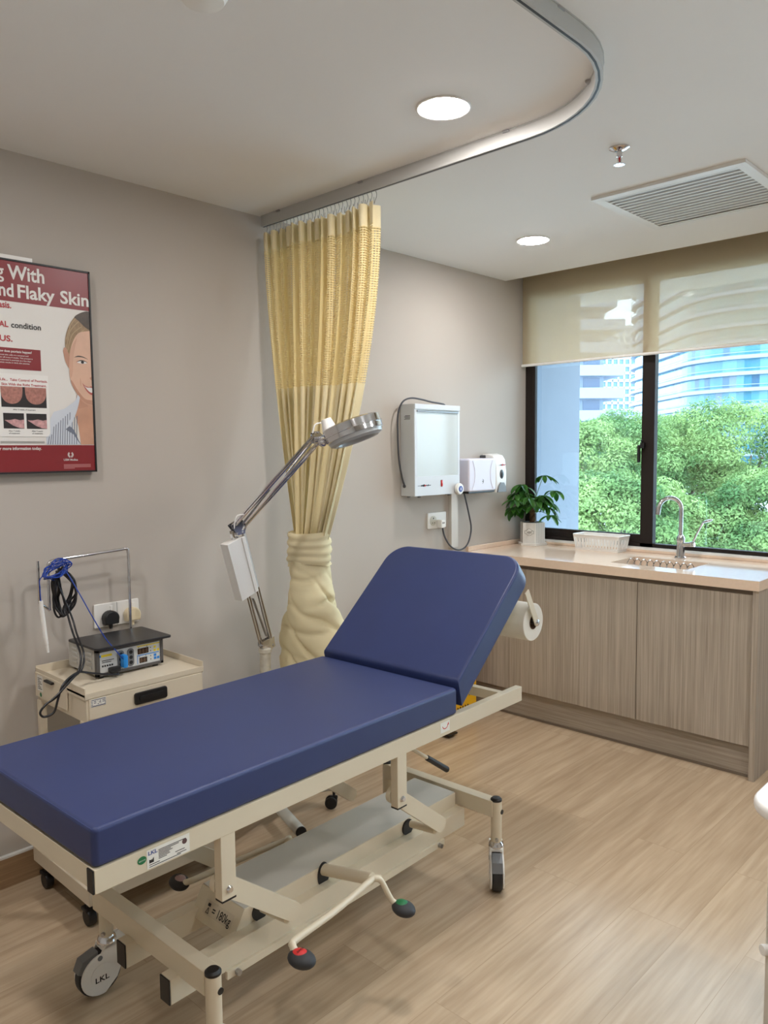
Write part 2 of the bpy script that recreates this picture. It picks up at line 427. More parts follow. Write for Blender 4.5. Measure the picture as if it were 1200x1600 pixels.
# ------------------------------------------------------------------ roller blind
bl = thing('roller_blind', 'beige mesh roller blind half lowered over the window', 'blind', (.17, -.012, 2.7))
M_BLIND = cloth('beige_sunscreen_mesh', (218, 202, 172), trans=0.38, clear=0.33, weave=700)
MB().box(-.0008, .0008, -1.66, 0, -.675, 0).build('fabric', M_BLIND, bl)
MB().cyl((0, -1.67, -.68), (0, .006, -.68), .0085, seg=16, bev=.002).build('bottom_bar', M_WPL, bl)
MB().cyl((0, -1.66, .0), (0, 0, .0), .026, seg=24).build('roller_tube', M_WPL, bl)

# ------------------------------------------------------------------ ceiling fittings
M_LENS = emis('lamp_lens', LAMP_COLOR, LAMP_STRENGTH)
def downlight(name, label, x, y, r=.072, src=None):
    if src is None:
        t = thing(name, label, 'ceiling light', (x, y, H), 0, 'recessed downlights')
        MB().lathe([(r + .010, 0.0), (r + .010, -.003), (r + .006, -.005), (r, -.004), (r - .001, 0.0)], seg=48).build('trim_ring', M_WHITE, t)
        MB().lathe([(1e-5, -.009), (r * .6, -.0085), (r * .9, -.006), (r - .001, -.003)], seg=48).build('lens', M_LENS, t)
    else:
        t = copy_tree(src); t.location = (x, y, H); t['label'] = label
    return t
d0 = downlight('downlight', 'round lit recessed downlight in the ceiling nearest the curve of the curtain track', -2.117, -1.242)
dB = downlight('downlight', 'round lit recessed downlight in the ceiling near the window blind', -.669, -.624, src=d0)
M_LENS2 = emis('lamp_lens_dimmer', LAMP_COLOR, LAMP_STRENGTH * .8)
for ch in dB.children:
    if ch.name.startswith('lens'): ch.data = ch.data.copy(); ch.data.materials[0] = M_LENS2
for (x, y, w_) in ((-3.75, -1.0, 'above the foot end of the couch, left of the picture'), (-3.6, -2.75, 'over the near left part of the room, outside the picture'), (-2.0, -3.3, 'above the white trolley, outside the picture'), (-.75, -2.75, 'above the floor beyond the counter, outside the picture')):
    downlight('downlight', 'recessed downlight ' + w_, x, y, src=d0)

sp = thing('fire_sprinkler', 'small chrome fire sprinkler hanging from the ceiling', 'sprinkler', (-1.454, -1.469, H))
MB().lathe([(1e-5, 0), (.034, 0), (.034, -.003), (.022, -.010), (.011, -.013), (1e-5, -.013)]).build('escutcheon', M_CHROME, sp)
q = MB().cyl((0, 0, -.012), (0, 0, -.030), .009); q.tube(cr([(-.009, 0, -.03), (-.011, 0, -.04), (-.003, 0, -.054)], 5), .0022); q.tube(cr([(.009, 0, -.03), (.011, 0, -.04), (.003, 0, -.054)], 5), .0022)
q.build('sprinkler_body', M_CHROME, sp)
MB().cyl((0, 0, -.031), (0, 0, -.052), .0028, m=0).build('glass_bulb', M_RED, sp)
q = MB(); q.lathe([(1e-5, -.054), (.016, -.054), (.016, -.0565), (1e-5, -.0565)])
for k in range(10):
    a = 2 * math.pi * k / 10; q.box(.008, .019, -.002, .002, -.0568, -.0545, M=Matrix.Rotation(a, 4, 'Z'))
q.build('deflector', M_CHROME, sp)

sm = thing('smoke_detector', 'white round ceiling fitting at the top edge of the picture', 'smoke detector', (-2.95, -1.24, H))
MB().lathe([(1e-5, 0), (.055, 0), (.055, -.012), (.046, -.026), (.02, -.032), (1e-5, -.032)]).build('housing', M_WPL, sm)

vt = thing('ceiling_vent', 'white slatted air vent grille set in the ceiling', 'vent', (-1.046, -1.14, H))
vw, vl = .61, .60
fr_ = MB()
for (a, b, c, d) in ((.04, vw - .04, -.04, 0), (.04, vw - .04, -vl, -vl + .04), (0, .04, -vl, 0), (vw - .04, vw, -vl, 0)):
    fr_.box(a, b, c, d, -.012, 0)
fr_.build('frame', M_WHITE, vt)
MB().box(.04, vw - .04, -vl + .04, -.04, -.0012, 0).build('backing', mat('vent_grey', (184, 183, 182), 0.8), vt)
for k in range(15):
    x = .052 + k * (vw - .10) / 14.0
    MB().box(-.006, .006, -vl + .04, -.04, -.001, .001, M=Matrix.Translation((x, 0, -.0100))).build('slat', M_WHITE, vt)

# curtain track: straight from wall A, a quarter curve, then back along the room
M_TRACK = mat('track_aluminium_white', (184, 182, 177), 0.4, var=0.01)
TX = -1.838
def track_path():
    P = [(TX, -.012), (TX, -.4), (TX, -.8), (TX, -1.36)]
    rc = .40
    for k in range(1, 13):
        a = R(90 * k / 12); P.append((TX - rc + rc * math.cos(a), -1.36 - rc * math.sin(a)))
    P += [(TX - rc - .5, -1.36 - rc), (TX - rc - 1.6, -1.36 - rc)]
    return P
tk = thing('curtain_track', 'white ceiling curtain track curving round the bed', 'curtain rail', (TX, 0, H))
def ribbon(P, w, z0, z1, mb, m=0):
    L, Rr = [], []
    n = len(P)
    for i in range(n):
        a = Vector(P[max(i - 1, 0)]); b = Vector(P[min(i + 1, n - 1)]); d = (b - a).normalized(); nn = Vector((-d.y, d.x)); p = Vector(P[i])
        L.append(p + nn * w / 2); Rr.append(p - nn * w / 2)
    rows = []
    for i in range(n):
        l, r_ = L[i], Rr[i]
        rows.append([(l.x - TX, l.y, z0), (r_.x - TX, r_.y, z0), (r_.x - TX, r_.y, z1), (l.x - TX, l.y, z1)])
    mb.grid(rows, m=m, wrap=True); return mb
TP = track_path()
ribbon(TP, .020, -.046, -.004, MB()).build('rail', M_TRACK, tk)
ribbon(TP, .006, -.0468, -.0455, MB()).build('runner_slot', M_BLACK, tk)
ribbon(TP, .024, -.004, -.0005, MB()).build('top_flange', M_TRACK, tk)
for p in ((TX, -.13), (TX, -.62), (TX, -1.28), (TX - .50, -1.76), (TX - .12, -1.64)):
    MB().box(-.016, .016, -.012, .012, -.008, -.0005, bev=.002, M=Matrix.Translation((p[0] - TX, p[1], 0))).build('ceiling_clip', M_STEEL, tk)

# ------------------------------------------------------------------ curtain, tied and twisted
M_CLOTH = cloth('cream_yellow_curtain', (250, 236, 196), trans=0.12, weave=500)
M_NET = cloth('cream_yellow_net', (250, 230, 176), trans=0.15, holes=((.0122, .72), (.0092, .5)), weave=500)
cu = thing('hospital_curtain', 'cream yellow cubicle curtain tied and twisted into a hanging bundle', 'curtain', (TX, 0, 0))
NF = 15
def curtain_pt(t, z):
    """t in 0..1 across the cloth, z height; gathers from the track to the tie"""
    top = 2.40 + .03 * t
    k = max(0.0, min(1.0, (2.40 - z) / (2.40 - 1.13)))
    e = k ** 1.5
    ya = -.035 + e * (-.228 + .035); yb = -.70 + e * (-.395 + .70)
    bulge = math.sin(math.pi * k) * .02
    ya += bulge * .3; yb -= bulge * .9
    ph = t * NF * 2 * math.pi
    amp = (.034 + .012 * math.sin(t * 23.0)) * (1 - .25 * e)
    irregular = .5 * math.sin(ph * .5 + 1.3 + 1.2 * k) + .35 * math.sin(ph * .31 + 2 * k)
    x = amp * math.sin(ph + .5 * irregular) + .018 * irregular * (0.4 + k)
    x = x * (1 - .2 * e) - e * .045 * math.cos(math.pi * (t - .5))
    y = ya + (yb - ya) * t + (.013 * math.sin(2 * ph + 1.0)) * (1 - .6 * e)
    return Vector((x, y, z + .035 * (1 - k) * math.sin(t * 6.0) * .2))
NT_ = NF * 22
zs = [2.425, 2.40, 2.36, 2.345] + [2.345 - i * (2.345 - 1.765) / 22 for i in range(1, 23)] + [1.765 - i * (1.765 - 1.13) / 20 for i in range(1, 21)]
P, UV = [], []
for z in zs:
    row = [curtain_pt(j / NT_, z) for j in range(NT_ + 1)]
    P.append(row)
arc = [0.0]
for j in range(NT_): arc.append(arc[-1] + (P[3][j + 1] - P[3][j]).length)
UV = [[(arc[j], z) for j in range(NT_ + 1)] for z in zs]
a, b = 3, 25
MB().grid(P[:a + 1], UV=UV[:a + 1]).build('heading_band', M_CLOTH, cu, sharp=180)
MB().grid(P[a:b + 1], UV=UV[a:b + 1]).build('net_panel', M_NET, cu, sharp=180)
MB().grid(P[b:], UV=UV[b:]).build('drape', M_CLOTH, cu, sharp=180)
# tied lower bundle: creased tube from the tie down to the hem
prof = [(1.165, -.312, .084, .070), (1.10, -.312, .086, .075), (1.05, -.312, .088, .080), (1.02, -.314, .086, .080), (.98, -.318, .090, .082), (.94, -.32, .104, .088),
        (.90, -.322, .122, .096), (.84, -.325, .146, .105), (.78, -.33, .166, .112), (.72, -.34, .184, .118), (.66, -.35, .194, .12), (.58, -.355, .19, .115), (.50, -.36, .18, .11), (.40, -.36, .175, .11), (.30, -.36, .17, .105), (.22, -.36, .165, .105)]
rows = []
NZ = 110; NA = 120
for i in range(NZ + 1):
    z = prof[0][0] + (prof[-1][0] - prof[0][0]) * i / NZ
    for (p0, p1) in zip(prof, prof[1:]):
        if p0[0] >= z >= p1[0]: break
    f = (p0[0] - z) / (p0[0] - p1[0]); f = f * f * (3 - 2 * f) * .5 + f * .5
    cyy, ry, rx = (p0[n] + (p1[n] - p0[n]) * f for n in (1, 2, 3))
    row = []
    for k in range(NA):
        th = 2 * math.pi * k / NA
        low = max(0.0, min(1.0, (1.02 - z) / .15))
        # slanting soft creases pulled by the twist, tighter near the tie
        s1 = math.sin(z * 30 + 1.9 * math.sin(th + .8) + .9 * math.sin(2 * th + .4))
        s2 = math.sin(z * 21 - 2.3 * math.sin(th - .5) + 1.4 * math.sin(3 * th + z * 5) * .4 + 1.0)
        s3 = math.sin(z * 11 + 1.7 * math.sin(th * 2 + 1) + 2.0)
        c1 = (1 - abs(s1)) ** 3.0; c2 = (1 - abs(s2)) ** 3.0
        dr = -.012 * c1 * (.4 + .6 * math.sin(th + z * 14) ** 2) - .017 * c2 * (0.4 + low) * (.4 + .6 * math.cos(th * 1.0 - z * 9) ** 2) + .008 * s3 * low + .006 * math.sin(2 * th + z * 8)
        if z > 1.02: dr *= .55
        row.append((-.05 * 0 + (rx + dr) * math.cos(th) - .03, cyy + (ry + dr) * math.sin(th), z))
    rows.append(row)
tb = MB().grid(rows, wrap=True)
tb.grid([[( -.03 + (p[0] + .03) * .5, -.312 + (p[1] + .312) * .5, p[2] - .012) for p in rows[0]], rows[0]], wrap=True)
tb.build('twisted_bundle', M_CLOTH, cu, sharp=180)
# tie band wrapped round
tie = []
for i in range(19):
    f = i / 18; z = 1.170 - f * .135
    row = []
    for k in range(90):
        th = 2 * math.pi * k / 90
        fold = .0035 * math.sin(26 * f + 2.2 * math.sin(th + .6)) + .004 * math.sin(3 * th + 9 * f) * f
        row.append(((.080 + fold + .008 * math.sin(math.pi * f)) * math.cos(th) - .03, -.312 + (.092 + fold + .006 * f) * math.sin(th), z + .010 * math.sin(th * 2 + .5) * f + .005 * math.sin(th + 2)))
    tie.append(row)
MB().grid(tie, wrap=True).build('tie_band', M_CLOTH, cu, sharp=180)
hook0 = None
for k in range(30):
    y = -.03 - .655 * k / 29
    if hook0 is None:
        hook0 = MB().tube(cr([(0, 0, .048), (.003, -.005, .040), (.001, -.0075, .024), (-.002, -.003, .010), (0, .003, 0), (.002, .006, .012), (0, .004, .024)], 5), .0012, seg=6).build('curtain_hook', M_STEEL, cu); h_ = hook0
    else:
        h_ = hook0.copy(); COL.objects.link(h_); h_.parent = cu
    h_.location = (0.0, y, 2.422); h_.rotation_euler = (0, 0, R(random.uniform(-25, 25)))

# ------------------------------------------------------------------ poster
po = thing('psoriasis_poster', 'red and white framed skin care poster on the wall above the cart', 'poster', (-2.642, -.03, 1.435))
PX0 = -.52; PH = .716
def pw(x, z, lift): return frame((x + 2.642, -lift, z - 1.435), (1, 0, 0), (0, 0, 1))
fr_ = MB()
fr_.box(PX0, PX0 + .006, -.004, .022, 0, PH); fr_.box(-.006, 0, -.004, .022, 0, PH); fr_.box(PX0, 0, -.004, .022, 0, .006); fr_.box(PX0, 0, -.004, .022, PH - .006, PH)
fr_.build('frame', M_BLACK, po)
MB().box(PX0 + .10, -.2, .002, .020, PH, PH + .014).build('hanger', M_WPL, po)
M_PW = mat('poster_white', (226, 223, 218), 0.35, var=0.005); M_PR = mat('poster_red', (132, 30, 36), 0.35, var=0.02); M_PR2 = mat('poster_red_ink', (176, 34, 44), 0.4)
pb_ = MB().box(PX0 + .005, -.005, 0, .02, .005, PH - .005, m=0)
pb_.box(PX0 + .006, -.006, -.0008, 0, 2.012 - 1.435, PH - .006, m=1); pb_.box(PX0 + .006, -.006, -.0008, 0, .006, 1.532 - 1.435, m=1)
pb_.box(PX0 + .006, -2.829 + 2.642, -.0012, 0, 1.787 - 1.435, 1.858 - 1.435, m=1)
pb_.build('print', [M_PW, M_PR], po)
tx = MB()
tx.text('g', pw(-2.965, 2.087, .0014), w=.026, h=.045, m=0, bold=.012)
tx.text('With', pw(-2.927, 2.087, .0014), w=.122, h=.046, m=0, bold=.022)
tx.text('nd', pw(-2.958, 2.028, .0014), w=.048, h=.043, m=0, bold=.022)
tx.text('Flaky', pw(-2.897, 2.028, .0014), w=.126, h=.043, m=0, bold=.022)
tx.text('Skin', pw(-2.752, 2.028, .0014), w=.103, h=.043, m=0, bold=.022)
tx.build('headline', M_PW, po, smooth=False)
tx = MB()
tx.text('asis.', pw(-2.960, 1.989, .0014), w=.040, h=.021, m=0, bold=.02)
tx.build('subheading', [M_PR2], po, smooth=False)
tx = MB()
tx.text('condition', pw(-2.923, 1.926, .0014), w=.099, h=.019, m=1, bold=.015)
tx.text('AL', pw(-2.962, 1.926, .0014), w=.030, h=.019, m=0, bold=.02)
tx.text('US.', pw(-2.962, 1.879, .0014), w=.041, h=.019, m=0, bold=.02)
tx.build('claim_text', [M_PR2, M_INK], po, smooth=False)
tx = MB()
for k, st in enumerate(('ow does psoriasis happen?',)):
    tx.text(st, pw(-2.965, 1.843, .0016), w=.106, h=.0075, m=2, bold=.02)
for k, st in enumerate(('ormal skin cells are renewed and', 'der off every 4 weeks. This process is', 'accelerated in psoriasis to a few days', 'which results in thick skin patches.')):
    tx.text(st, pw(-2.967, 1.832 - k * .0085, .0016), w=(.096, .11, .104, .1)[k], h=.0042, m=2, bold=.01)
tx.build('panel_text', [M_PR2, M_INK, M_PW], po, smooth=False)
tx = MB()
tx.text('r more information today.', pw(-2.978, 1.516, .0014), w=.138, h=.0105, m=2, bold=.02)
tx.build('footer_text', [M_PR2, M_INK, M_PW], po, smooth=False)
ins = MB()
M_INS = mat('poster_inset', (234, 232, 228), 0.35, var=0.005)
ins.prism(rrect(-2.99, -2.807, 1.561, 1.772, .016, corners=(1, 0, 0, 0)), .001, frame((2.642, -.0008, -1.435), (1, 0, 0), (0, 0, 1)) @ Matrix.Translation((0, 0, 0)), m=0)
M_SKIN1 = mat('printed_skin_patches', (170, 116, 104), 0.4, var=0.25, vscale=120); M_DKIM = mat('printed_dark', (34, 28, 30), 0.4); M_PINK = mat('printed_pink', (196, 150, 150), 0.4, var=0.3, vscale=90)
def pquad(mb, x0, x1, z0, z1, l, m): mb.flat([(x0, z0), (x1, z0), (x1, z1), (x0, z1)], frame((2.642, -l, -1.435), (1, 0, 0), (0, 0, 1)), m)
def ppoly(mb, pts, l, m, n=0):
    if n: pts = [(p.x, p.y) for p in cr([(x, z, 0) for x, z in pts], n)]
    mb.flat(pts, frame((2.642, -l, -1.435), (1, 0, 0), (0, 0, 1)), m)
pquad(ins, -2.967, -2.816, 1.660, 1.729, .0022, 1)
for x in (-2.932, -2.852): ppoly(ins, [(x + .036 * math.cos(a) * (1.0), 1.729 - .058 * abs(math.sin(a)) ** .6) for a in [math.pi * k / 20 for k in range(21)]], .0024, 2)
for (x0, x1) in ((-2.963, -2.895), (-2.887, -2.818)):
    pquad(ins, x0, x1, 1.588, 1.640, .0022, 1)
    ppoly(ins, [(x0 + (x1 - x0) * f, 1.588 + .052 * g) for f, g in ((.05, .55), (.3, .55), (.55, .62), (.8, .55), (1, .6), (1, .02), (.75, .05), (.45, .2), (.25, .38))], .0024, 3)
tx = ins
for k, (st, x, wd) in enumerate((('Life...  Take Control of Psoriasis.', -2.967, .157), ('Skin With the Right Treatment.', -2.964, .15))):
    tx.text(st, pw(x, 1.748 - k * .0155, .0022), w=wd, h=.0082, m=4, bold=.02)
tx.text('After 3 weeks of treatment', pw(-2.930, 1.650, .0022), w=.075, h=.0045, m=1, bold=.015)
for x in (-2.929, -2.852):
    tx.text('After 7 weeks' if x < -2.9 else 'After 9 weeks', pw(x, 1.578, .0022), w=.038, h=.0045, align='CENTER', m=1, bold=.015)
    tx.text('of treatment', pw(x, 1.570, .0022), w=.036, h=.0045, align='CENTER', m=1, bold=.015)
for k in range(3): pquad(tx, -2.975, -2.828, 1.5385 + k * .0028, 1.5398 + k * .0028, .0012, 5)
ins.build('treatment_inset', [M_INS, M_DKIM, M_SKIN1, M_PINK, M_PR2, mat('fine_print_grey', (150, 146, 142), 0.5)], po, smooth=False)
# portrait of a smiling woman, printed
ph = MB(); XR = -2.649
PM = [mat('printed_hair', (150, 124, 92), 0.4, var=0.25, vscale=60, stretch=(3, 1, 1)), mat('printed_hair_dark', (74, 62, 52), 0.4, var=0.2, vscale=60), mat('printed_face', (216, 176, 152), 0.4, var=0.08, vscale=14),
      mat('printed_face_shade', (190, 142, 118), 0.4, var=0.08, vscale=14), mat('printed_lips', (178, 84, 78), 0.4), M_PW, M_DKIM, mat('printed_shirt', (206, 212, 222), 0.4), mat('printed_shirt_stripe', (110, 116, 132), 0.4), mat('printed_neck', (198, 150, 124), 0.4, var=0.1, vscale=14), mat('printed_hair_light', (178, 154, 118), 0.4), mat('printed_face_mid', (206, 162, 138), 0.4)]
ppoly(ph, [(XR, 1.69), (-2.700, 1.715), (-2.707, 1.693), (-2.722, 1.660), (-2.705, 1.60), (-2.698, 1.534), (XR, 1.534)], .0010, 9)
ppoly(ph, [(-2.664, 1.672), (-2.690, 1.690), (-2.702, 1.715), (-2.709, 1.70), (-2.712, 1.672), (-2.700, 1.662)], .0011, 3, 4)
ppoly(ph, [(-2.700, 1.534), (-2.726, 1.585), (-2.724, 1.63), (-2.712, 1.672), (-2.701, 1.718), (-2.712, 1.690), (-2.754, 1.660), (-2.792, 1.648), (-2.805, 1.625), (-2.809, 1.585), (-2.822, 1.560), (-2.822, 1.534)], .0013, 7)
for k in range(13):
    x = -2.818 + k * .0085
    zt = min(1.562 + k * .0075 + (.02 if k > 1 else 0), 1.652 - abs(k - 8) * .004)
    ppoly(ph, [(x, 1.535), (x + .0026, 1.535), (x + .0086, zt), (x + .006, zt)], .0015, 8)
ppoly(ph, [(-2.752, 1.588), (-2.738, 1.598), (-2.722, 1.585), (-2.708, 1.553), (-2.700, 1.536), (-2.708, 1.545), (-2.724, 1.570)], .0017, 8, 4)
ppoly(ph, [(-2.701, 1.720), (-2.696, 1.700), (-2.712, 1.645), (-2.733, 1.605), (-2.752, 1.590), (-2.736, 1.620), (-2.724, 1.655), (-2.712, 1.690)], .0017, 7, 4)
# hair swept back, darker towards the crown, with lighter strands
ppoly(ph, [(XR, 2.011), (-2.664, 2.009), (-2.690, 1.997), (-2.712, 1.974), (-2.731, 1.939), (-2.741, 1.900), (-2.740, 1.858), (-2.733, 1.835), (-2.722, 1.85), (-2.712, 1.895), (-2.690, 1.928), (XR, 1.940)], .0012, 0, 4)
ppoly(ph, [(XR, 2.011), (-2.664, 2.009), (-2.690, 1.997), (-2.704, 1.984), (-2.690, 1.974), (-2.668, 1.955), (XR, 1.944)], .0014, 1, 4)
for (a, b, c) in (((-2.738, 1.875), (-2.722, 1.935), (-2.690, 1.972)), ((-2.735, 1.862), (-2.716, 1.922), (-2.680, 1.955)), ((-2.730, 1.852), (-2.708, 1.91), (-2.672, 1.944)), ((-2.736, 1.905), (-2.720, 1.955), (-2.700, 1.982))):
    up_ = cr([(a[0], a[1], 0), (b[0], b[1], 0), (c[0], c[1], 0)], 6)
    ppoly(ph, [(p.x, p.y) for p in up_] + [(p.x + .0022, p.y - .0016) for p in reversed(up_)], .0014, 10)
ppoly(ph, [(-2.750, 1.862), (-2.746, 1.874), (-2.737, 1.873), (-2.729, 1.850), (-2.725, 1.815), (-2.726, 1.798), (-2.736, 1.811), (-2.744, 1.830), (-2.750, 1.862)], .0013, 3, 4)
ppoly(ph, [(XR, 1.942), (-2.690, 1.931), (-2.712, 1.90), (-2.726, 1.855), (-2.730, 1.80), (-2.728, 1.765), (-2.717, 1.734), (-2.700, 1.708), (-2.676, 1.684), (XR, 1.675)], .0016, 2, 5)
ppoly(ph, [(XR, 1.694), (-2.676, 1.698), (-2.700, 1.724), (-2.722, 1.760), (-2.726, 1.755), (-2.715, 1.730), (-2.699, 1.707), (-2.675, 1.684), (XR, 1.676)], .0018, 3, 4)
ppoly(ph, [(-2.728, 1.85), (-2.718, 1.88), (-2.698, 1.912), (-2.706, 1.88), (-2.714, 1.84), (-2.718, 1.79), (-2.726, 1.77), (-2.729, 1.80)], .0017, 11, 4)
ppoly(ph, [(-2.712, 1.842), (-2.697, 1.850), (-2.677, 1.848), (-2.659, 1.839), (-2.677, 1.8445), (-2.697, 1.8455), (-2.712, 1.842)], .0020, 1, 4)
ppoly(ph, ellipse(-2.683, 1.828, .021, .0075, 22), .0019, 11)
ppoly(ph, [(-2.702, 1.826), (-2.690, 1.832), (-2.676, 1.832), (-2.664, 1.8265), (-2.676, 1.823), (-2.690, 1.823), (-2.702, 1.826)], .0020, 5, 4); ppoly(ph, ellipse(-2.681, 1.8278, .0058, .0048, 16), .0022, 6)
ppoly(ph, [(-2.704, 1.827), (-2.690, 1.8345), (-2.676, 1.8345), (-2.662, 1.8275), (-2.676, 1.8315), (-2.690, 1.8315), (-2.704, 1.827)], .0024, 6, 4)
ppoly(ph, [(-2.685, 1.755), (-2.676, 1.746), (-2.662, 1.741), (XR, 1.742), (XR, 1.714), (-2.662, 1.719), (-2.674, 1.733), (-2.685, 1.755)], .0019, 4, 4)
ppoly(ph, [(-2.679, 1.746), (-2.668, 1.739), (XR, 1.738), (XR, 1.721), (-2.662, 1.726), (-2.671, 1.736), (-2.679, 1.746)], .0021, 5, 4)
ppoly(ph, [(-2.692, 1.775), (-2.688, 1.758), (-2.690, 1.740), (-2.694, 1.752)], .0019, 11, 4)
ppoly(ph, [(-2.657, 1.774), (XR, 1.779), (XR, 1.768), (-2.652, 1.766)], .0019, 3)
ph.build('portrait_photo', PM, po, smooth=False)
lg = MB()
for (sg, a0) in ((1, -60), (-1, 120)):
    for rr in ((.0105, .0085), (.0075, .005)):
        pts = [(math.cos(R(a)) * rr[0] * sg * 1.0, math.sin(R(a)) * rr[0]) for a in range(-80, 61, 10)] + [(math.cos(R(a)) * rr[1] * sg, math.sin(R(a)) * rr[1]) for a in range(60, -81, -10)]
        ppoly(lg, [(-2.738 + x, 1.498 + z) for x, z in (pts if sg > 0 else pts[::-1])], .0014, 0)
lg.text('UBM Medica', pw(-2.7635, 1.4765, .0014), w=.051, h=.0075, m=0, bold=.01)
for k in range(4): pquad(lg, -2.764, -2.665 - (.06 if k == 3 else 0), 1.4615 - k * .0042, 1.4637 - k * .0042, .0014, 1)
lg.build('publisher_logo', [M_PW, mat('fine_print_pink', (196, 130, 130), 0.5)], po, smooth=False)

# ------------------------------------------------------------------ wall fittings near the counter
lb = thing('x_ray_view_box', 'white wall-mounted film viewer box with a grey cable looped over it', 'light box', (-.956, 0, 1.262))
BW, BH, BD = .376, .480, .100
MB().box(0, BW, -BD + .006, -.001, 0, BH, bev=.003).build('housing', mat('grey_white_enamel', (204, 206, 208), 0.35, var=0.01), lb)
f_ = MB(); f_.box(0, .018, -BD, -BD + .008, .1032, BH - .0282); f_.box(BW - .018, BW, -BD, -BD + .008, .1032, BH - .0282); f_.box(0, BW, -BD, -BD + .008, 0, .103, bev=.002); f_.box(0, BW, -BD - .004, -BD + .008, BH - .028, BH, bev=.003)
f_.build('bezel', mat('pale_grey_enamel', (214, 218, 222), 0.35, var=0.01), lb)
MB().box(.018, BW - .018, -BD + .001, -BD + .006, .100, BH - .028).build('viewing_screen', mat('opal_acrylic', (206, 212, 210), 0.12, var=0.004), lb)
MB().cyl((.018, -BD - .002, BH - .037), (BW - .018, -BD - .002, BH - .037), .005).build('film_grip', M_STEEL, lb)
q = MB(); q.box(.212, .224, -BD - .003, -BD, .045, .078, bev=.002, m=0); q.box(.214, .222, -BD - .006, -BD - .002, .048, .062, bev=.001, m=0); q.box(.211, .225, -BD - .001, -BD, .043, .080, m=1)
q.build('power_switch', [M_RED, M_BLACK], lb)
q = MB()
for (x0, x1, z0, z1) in ((.02, .045, .0535, .0555), (.045, .09, .051, .058), (.062, .075, .049, .0605), (.09, .125, .0525, .0565), (.1, .106, .05, .06)):
    q.flat([(x0, z0), (x1, z0), (x1 + .004, z1), (x0 + .004, z1)], frame((0, -BD - .0006, 0), (1, 0, 0), (0, 0, 1)), 0)
q.flat([(.076, .050), (.086, .050), (.088, .058), (.078, .058)], frame((0, -BD - .0008, 0), (1, 0, 0), (0, 0, 1)), 1)
q.build('maker_mark', [M_INK, M_RED], lb, smooth=False)
q = MB()
for k in range(4): q.box(-.0006, 0, -.070, -.035 + .006 * (k % 2), .418 - .006 * k, .4205 - .006 * k)
q.build('side_print', M_INK, lb)
for (x, y) in ((.03, -.03), (.05, -.085), (.3, -.085), (.345, -.03)): MB().cyl((x, y, -.008), (x, y, 0), .009).build('rubber_foot', M_GREYPL, lb)
q = MB().tube(cr([(.001, -.028, .052), (-.022, -.03, .10), (-.045, -.03, .2), (-.052, -.03, .33), (-.048, -.03, .43), (-.018, -.035, .49), (.04, -.04, .512), (.12, -.045, .508), (.2, -.045, .498), (.29, -.04, .492), (.335, -.03, .484), (.385, -.02, .43), (.395, -.025, .33), (.42, -.04, .18), (.47, -.05, .02), (.525, -.05, -.13), (.545, -.05, -.22), (.51, -.05, -.30), (.44, -.05, -.326), (.36, -.05, -.30), (.31, -.045, -.24), (.297, -.04, -.185)], 8), .0047, seg=8)
q.cyl((-.004, -.028, .052), (.004, -.028, .052), .009)
q.build('power_cable', mat('cable_dark_grey', (70, 72, 78), 0.5), lb)
q = MB().box(.280, .312, -.048, -.014, -.19, -.145, bev=.005, m=0)
for x in (.291, .302): q.box(x - .003, x + .003, -.0486, -.0478, -.166, -.158, m=1)
q.build('mains_plug', [M_WPL, M_INK], lb)

cb = thing('call_button', 'round white nurse call button with a blue centre at the light box corner', 'call button', (-.603, -.106, 1.288))
MB().cyl((0, 0, 0), (0, -.018, 0), .033, .030, seg=36, bev=.005).build('button_body', M_WPL, cb)
MB().cyl((0, -.018, 0), (0, -.020, 0), .016, seg=28).build('button_centre', M_BLUE, cb)
q = MB(); q.cyl((0, -.0205, .004), (0, -.0208, .004), .004); q.box(-.004, .004, -.0208, -.0203, -.008, -.001); q.build('button_symbol', M_WPL, cb)

tk2 = tag(MB().box(-.561, -.500, -.026, 0, .9485, 1.262, bev=.003).build('cable_trunking', mat('trunking_white', (206, 202, 194), 0.5, var=.01)), 'pale vertical cable trunking on the wall under the light box', 'cable trunking')

def gang_plate(name, label, x0, x1, z0, z1, round_pins=False):
    t = thing(name, label, 'socket', (x0, 0, z0)); w_ = x1 - x0; h_ = z1 - z0
    MB().box(0, w_, -.010, 0, 0, h_, bev=.004).build('face_plate', M_WPL, t)
    return t, w_, h_
t, w_, h_ = gang_plate('wall_socket', 'white double socket plate with a grey plug beneath the light box', -.746, -.588, 1.069, 1.157)
q = MB().cyl((.042, -.010, .045), (.042, -.0125, .045), .027, m=0); q.box(.027, .057, -.0135, -.010, .02, .07, bev=.002, m=0)
q.box(.039, .045, -.0142, -.0134, .053, .062, m=1); q.box(.031, .036, -.0142, -.0134, .03, .035, m=1); q.box(.048, .053, -.0142, -.0134, .03, .035, m=1)
q.build('socket_outlet', [mat('socket_cream', (206, 204, 190), .5), M_INK], t)

